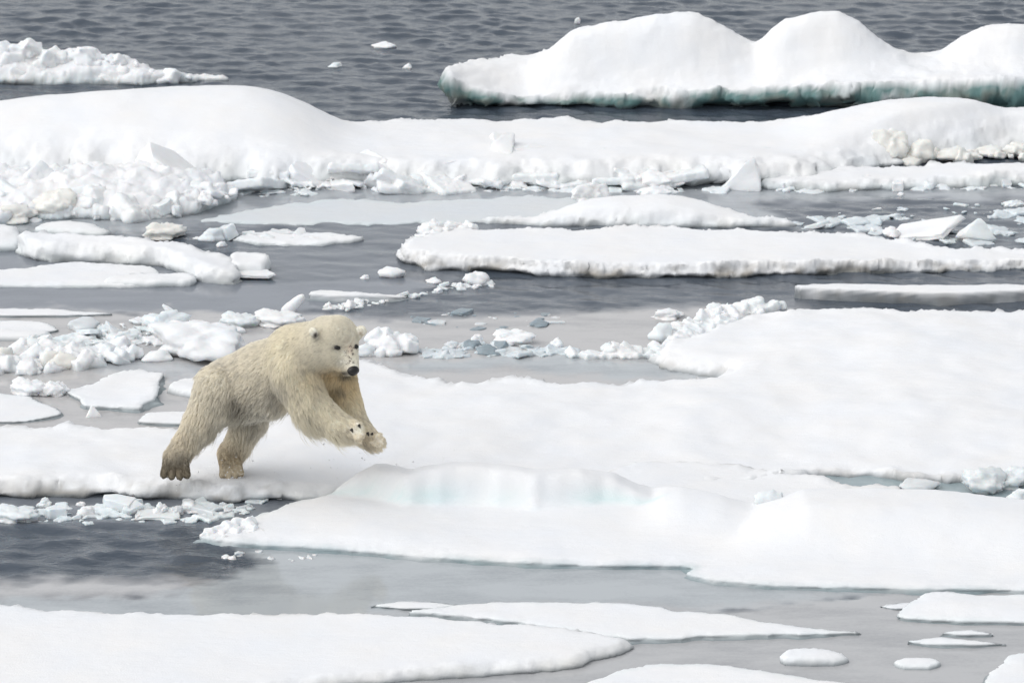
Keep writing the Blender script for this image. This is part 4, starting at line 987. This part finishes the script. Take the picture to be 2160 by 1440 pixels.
# fur
def build_fur(N=125000, K_=6):
    tri = np.concatenate([BF[:, [0, 1, 2]], BF[:, [0, 2, 3]]])
    A, B_, C_ = BV[tri[:, 0]], BV[tri[:, 1]], BV[tri[:, 2]]
    n = np.cross(B_ - A, C_ - A); ar = np.linalg.norm(n, axis=1); n /= np.maximum(ar, 1e-12)[:, None]
    cen = (A + B_ + C_) / 3
    g = np.random.default_rng(21)
    head = prim_weights(cen, .03)[:, [5, 6, 7, 8]].sum(1)
    pr = ar * (1 + 2.2 * head); pr /= pr.sum()
    f = g.choice(len(tri), N, p=pr); r1 = np.sqrt(g.random(N))[:, None]; r2 = g.random(N)[:, None]
    P = A[f] * (1 - r1) + B_[f] * r1 * (1 - r2) + C_[f] * r1 * r2
    e = 2e-3; Nn = np.stack([bear_sdf(P + e * np.eye(3)[i]) - bear_sdf(P - e * np.eye(3)[i]) for i in range(3)], 1)
    Nn /= np.maximum(np.linalg.norm(Nn, axis=1), 1e-9)[:, None]
    col, W = coat(P)
    ax = NB - NA; ax = ax / np.linalg.norm(ax, axis=1)[:, None]
    flow = W @ ax
    flow[:, 2] -= .55
    hw = W[:, [5, 6, 7, 8]].sum(1); flow[:, 2] += .4 * hw
    flow += .22 * np.stack([fbm(P * 4 + k * 9, 2) for k in range(3)], 1)
    flow -= Nn * (flow * Nn).sum(1)[:, None]; flow /= np.maximum(np.linalg.norm(flow, axis=1), 1e-6)[:, None]
    ln = (W @ LENS_) * g.uniform(.65, 1.2, N)
    # longer fringe under the belly and behind the legs
    under = np.clip(-Nn[:, 2] - .1, 0, 1); ln *= 1 + .9 * under * (1 - hw)
    stray = (g.random(N) < .05) & (under > .2) & (hw < .3); ln[stray] *= 1.7
    u_, v_ = proj(P)
    for (cu, cv, rr_, am) in ((722, 935, 22, .9), (765, 948, 18, .8), (640, 890, 22, .9), (440, 905, 30, .25), (520, 945, 26, .3), (590, 862, 26, .3)): ln *= 1 + am * np.exp(-((u_ - cu) / rr_) ** 2 - ((v_ - cv) / rr_) ** 2) * np.clip(.3 + under, 0, 1)
    for (cu, cv, rr_) in ((371, 1000, 30), (483, 1000, 26), (750, 908, 14), (795, 928, 14)): ln *= 1 - .78 * np.exp(-((u_ - cu) / rr_) ** 2 - ((v_ - cv) / (rr_ * .6)) ** 2)
    for q in EYES: ln *= 1 - .9 * np.exp(-(((P - q) / .03) ** 2).sum(1))
    ln *= 1 - .97 * np.exp(-(((P - NOSE) / .05) ** 2).sum(1))
    out = (W @ OUTS) + .10 * g.random(N)
    tip = P + (flow * (1 - out * .5)[:, None] + Nn * out[:, None]) * ln[:, None]
    # locks: strands lean to a shared tip
    ng = N // 11; gi = g.choice(N, ng, replace=False)
    kd = kdtree.KDTree(ng)
    for i, q in enumerate(gi): kd.insert(P[q], i)
    kd.balance()
    near_g = np.array([kd.find(p)[1] for p in P]); G = gi[near_g]
    ck = (.6 * (1 - .75 * hw) * g.uniform(.5, 1.1, N))[:, None]
    gt = tip[G] + 0.15 * (P - P[G])
    tip = tip * (1 - ck) + gt * ck
    lockv = g.normal(-.01, .085, ng)[near_g]; col = col * (1 + (lockv + g.normal(0, .05, N)) * (1 - .3 * hw))[:, None]
    mxc = col.max(1, keepdims=True); col = col * np.minimum(1, .97 / mxc)
    spk = (g.random(N) < .5)
    u, v = proj(P)
    for (du, dv) in ((733, 742), (736, 754), (731, 750), (741, 757), (738, 763), (733, 768), (744, 748), (739, 732), (746, 735), (742, 740), (729, 744), (745, 765)):
        k = ((u - du) ** 2 + (v - dv) ** 2 < 2.6 ** 2) & spk & (P[:, 1] < bp(730, 750, -.45)[1]); col[k] = (.13, .09, .07)
    t = np.linspace(0, 1, K_)[None, :, None]
    bend = P[:, None] + (tip - P)[:, None] * t + Nn[:, None] * (ln * .16)[:, None, None] * np.sin(np.pi * t) + np.array([0, 0, -1.])[None, None] * (ln * .16)[:, None, None] * t ** 2
    hc = bpy.data.hair_curves.new('fur'); hc.add_curves([K_] * N)
    hc.attributes['position'].data.foreach_set('vector', bend.astype(np.float32).ravel())
    rad = (np.interp(np.linspace(0, 1, K_), [0, .5, 1], [1, .85, .12])[None] * (0.0017 * (1 - .35 * hw))[:, None]).astype(np.float32)
    ra = hc.attributes.get('radius') or hc.attributes.new('radius', 'FLOAT', 'POINT'); ra.data.foreach_set('value', rad.ravel())
    ca = hc.attributes.new('tint', 'FLOAT_COLOR', 'CURVE'); cc = np.ones((N, 4), np.float32); cc[:, :3] = np.clip(col, .02, .97); ca.data.foreach_set('color', cc.ravel())
    mt, tr, n, b = new_mat('bear_fur'); l = tr.links
    at = n.new('ShaderNodeAttribute'); at.attribute_name = 'tint'
    l.new(at.outputs['Color'], b.inputs['Base Color']); b.inputs['Roughness'].default_value = .6; b.inputs['Specular IOR Level'].default_value = .2
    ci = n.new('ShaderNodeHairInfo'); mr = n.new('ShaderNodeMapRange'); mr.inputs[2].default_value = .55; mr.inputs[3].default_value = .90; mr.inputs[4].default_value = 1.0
    l.new(ci.outputs['Intercept'], mr.inputs[0])                       # strand roots darkened, painting the shade between locks
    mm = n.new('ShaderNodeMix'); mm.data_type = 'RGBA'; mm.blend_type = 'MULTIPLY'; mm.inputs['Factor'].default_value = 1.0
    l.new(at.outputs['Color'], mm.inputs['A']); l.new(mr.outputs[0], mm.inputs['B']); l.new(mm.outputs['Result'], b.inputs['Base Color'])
    tl = n.new('ShaderNodeBsdfTranslucent'); l.new(mm.outputs['Result'], tl.inputs['Color'])
    mx = n.new('ShaderNodeMixShader'); mx.inputs[0].default_value = .60; l.new(b.outputs[0], mx.inputs[1]); l.new(tl.outputs[0], mx.inputs[2]); l.new(mx.outputs[0], n['Material Output'].inputs['Surface'])
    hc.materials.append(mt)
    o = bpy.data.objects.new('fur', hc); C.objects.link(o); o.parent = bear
build_fur()

# snow kicked up under the leaping bear
def spray():
    g = np.random.default_rng(5); V = []; F = []
    T = np.array([[1, 1, 1], [-1, -1, 1], [-1, 1, -1], [1, -1, -1]]) * .6
    for k in range(150):
        c = (480, 1005, 40, 22) if k % 3 else (790, 975, 90, 22)
        if k % 7 == 0: c = (380, 1025, 40, 8)
        p = bp(g.normal(c[0], c[2]), min(g.normal(c[1], c[3]), 1042), g.uniform(-.3, .4)); r = .004 + .007 * g.random() ** 3
        b = len(V); V += list(p + T * r * g.uniform(.6, 1.3, (4, 1))); F += [[b, b + 1, b + 2], [b, b + 3, b + 1], [b, b + 2, b + 3], [b + 1, b + 3, b + 2]]
    m = mesh_from('snow_spray', np.array(V), np.array(F)); set_tint(m, np.array([.8, .8, .81]))
    tag(link('snow_spray', m, SNOW), 'flecks of kicked-up snow and drops under the leaping bear', 'snow spray', kind='stuff')
spray()
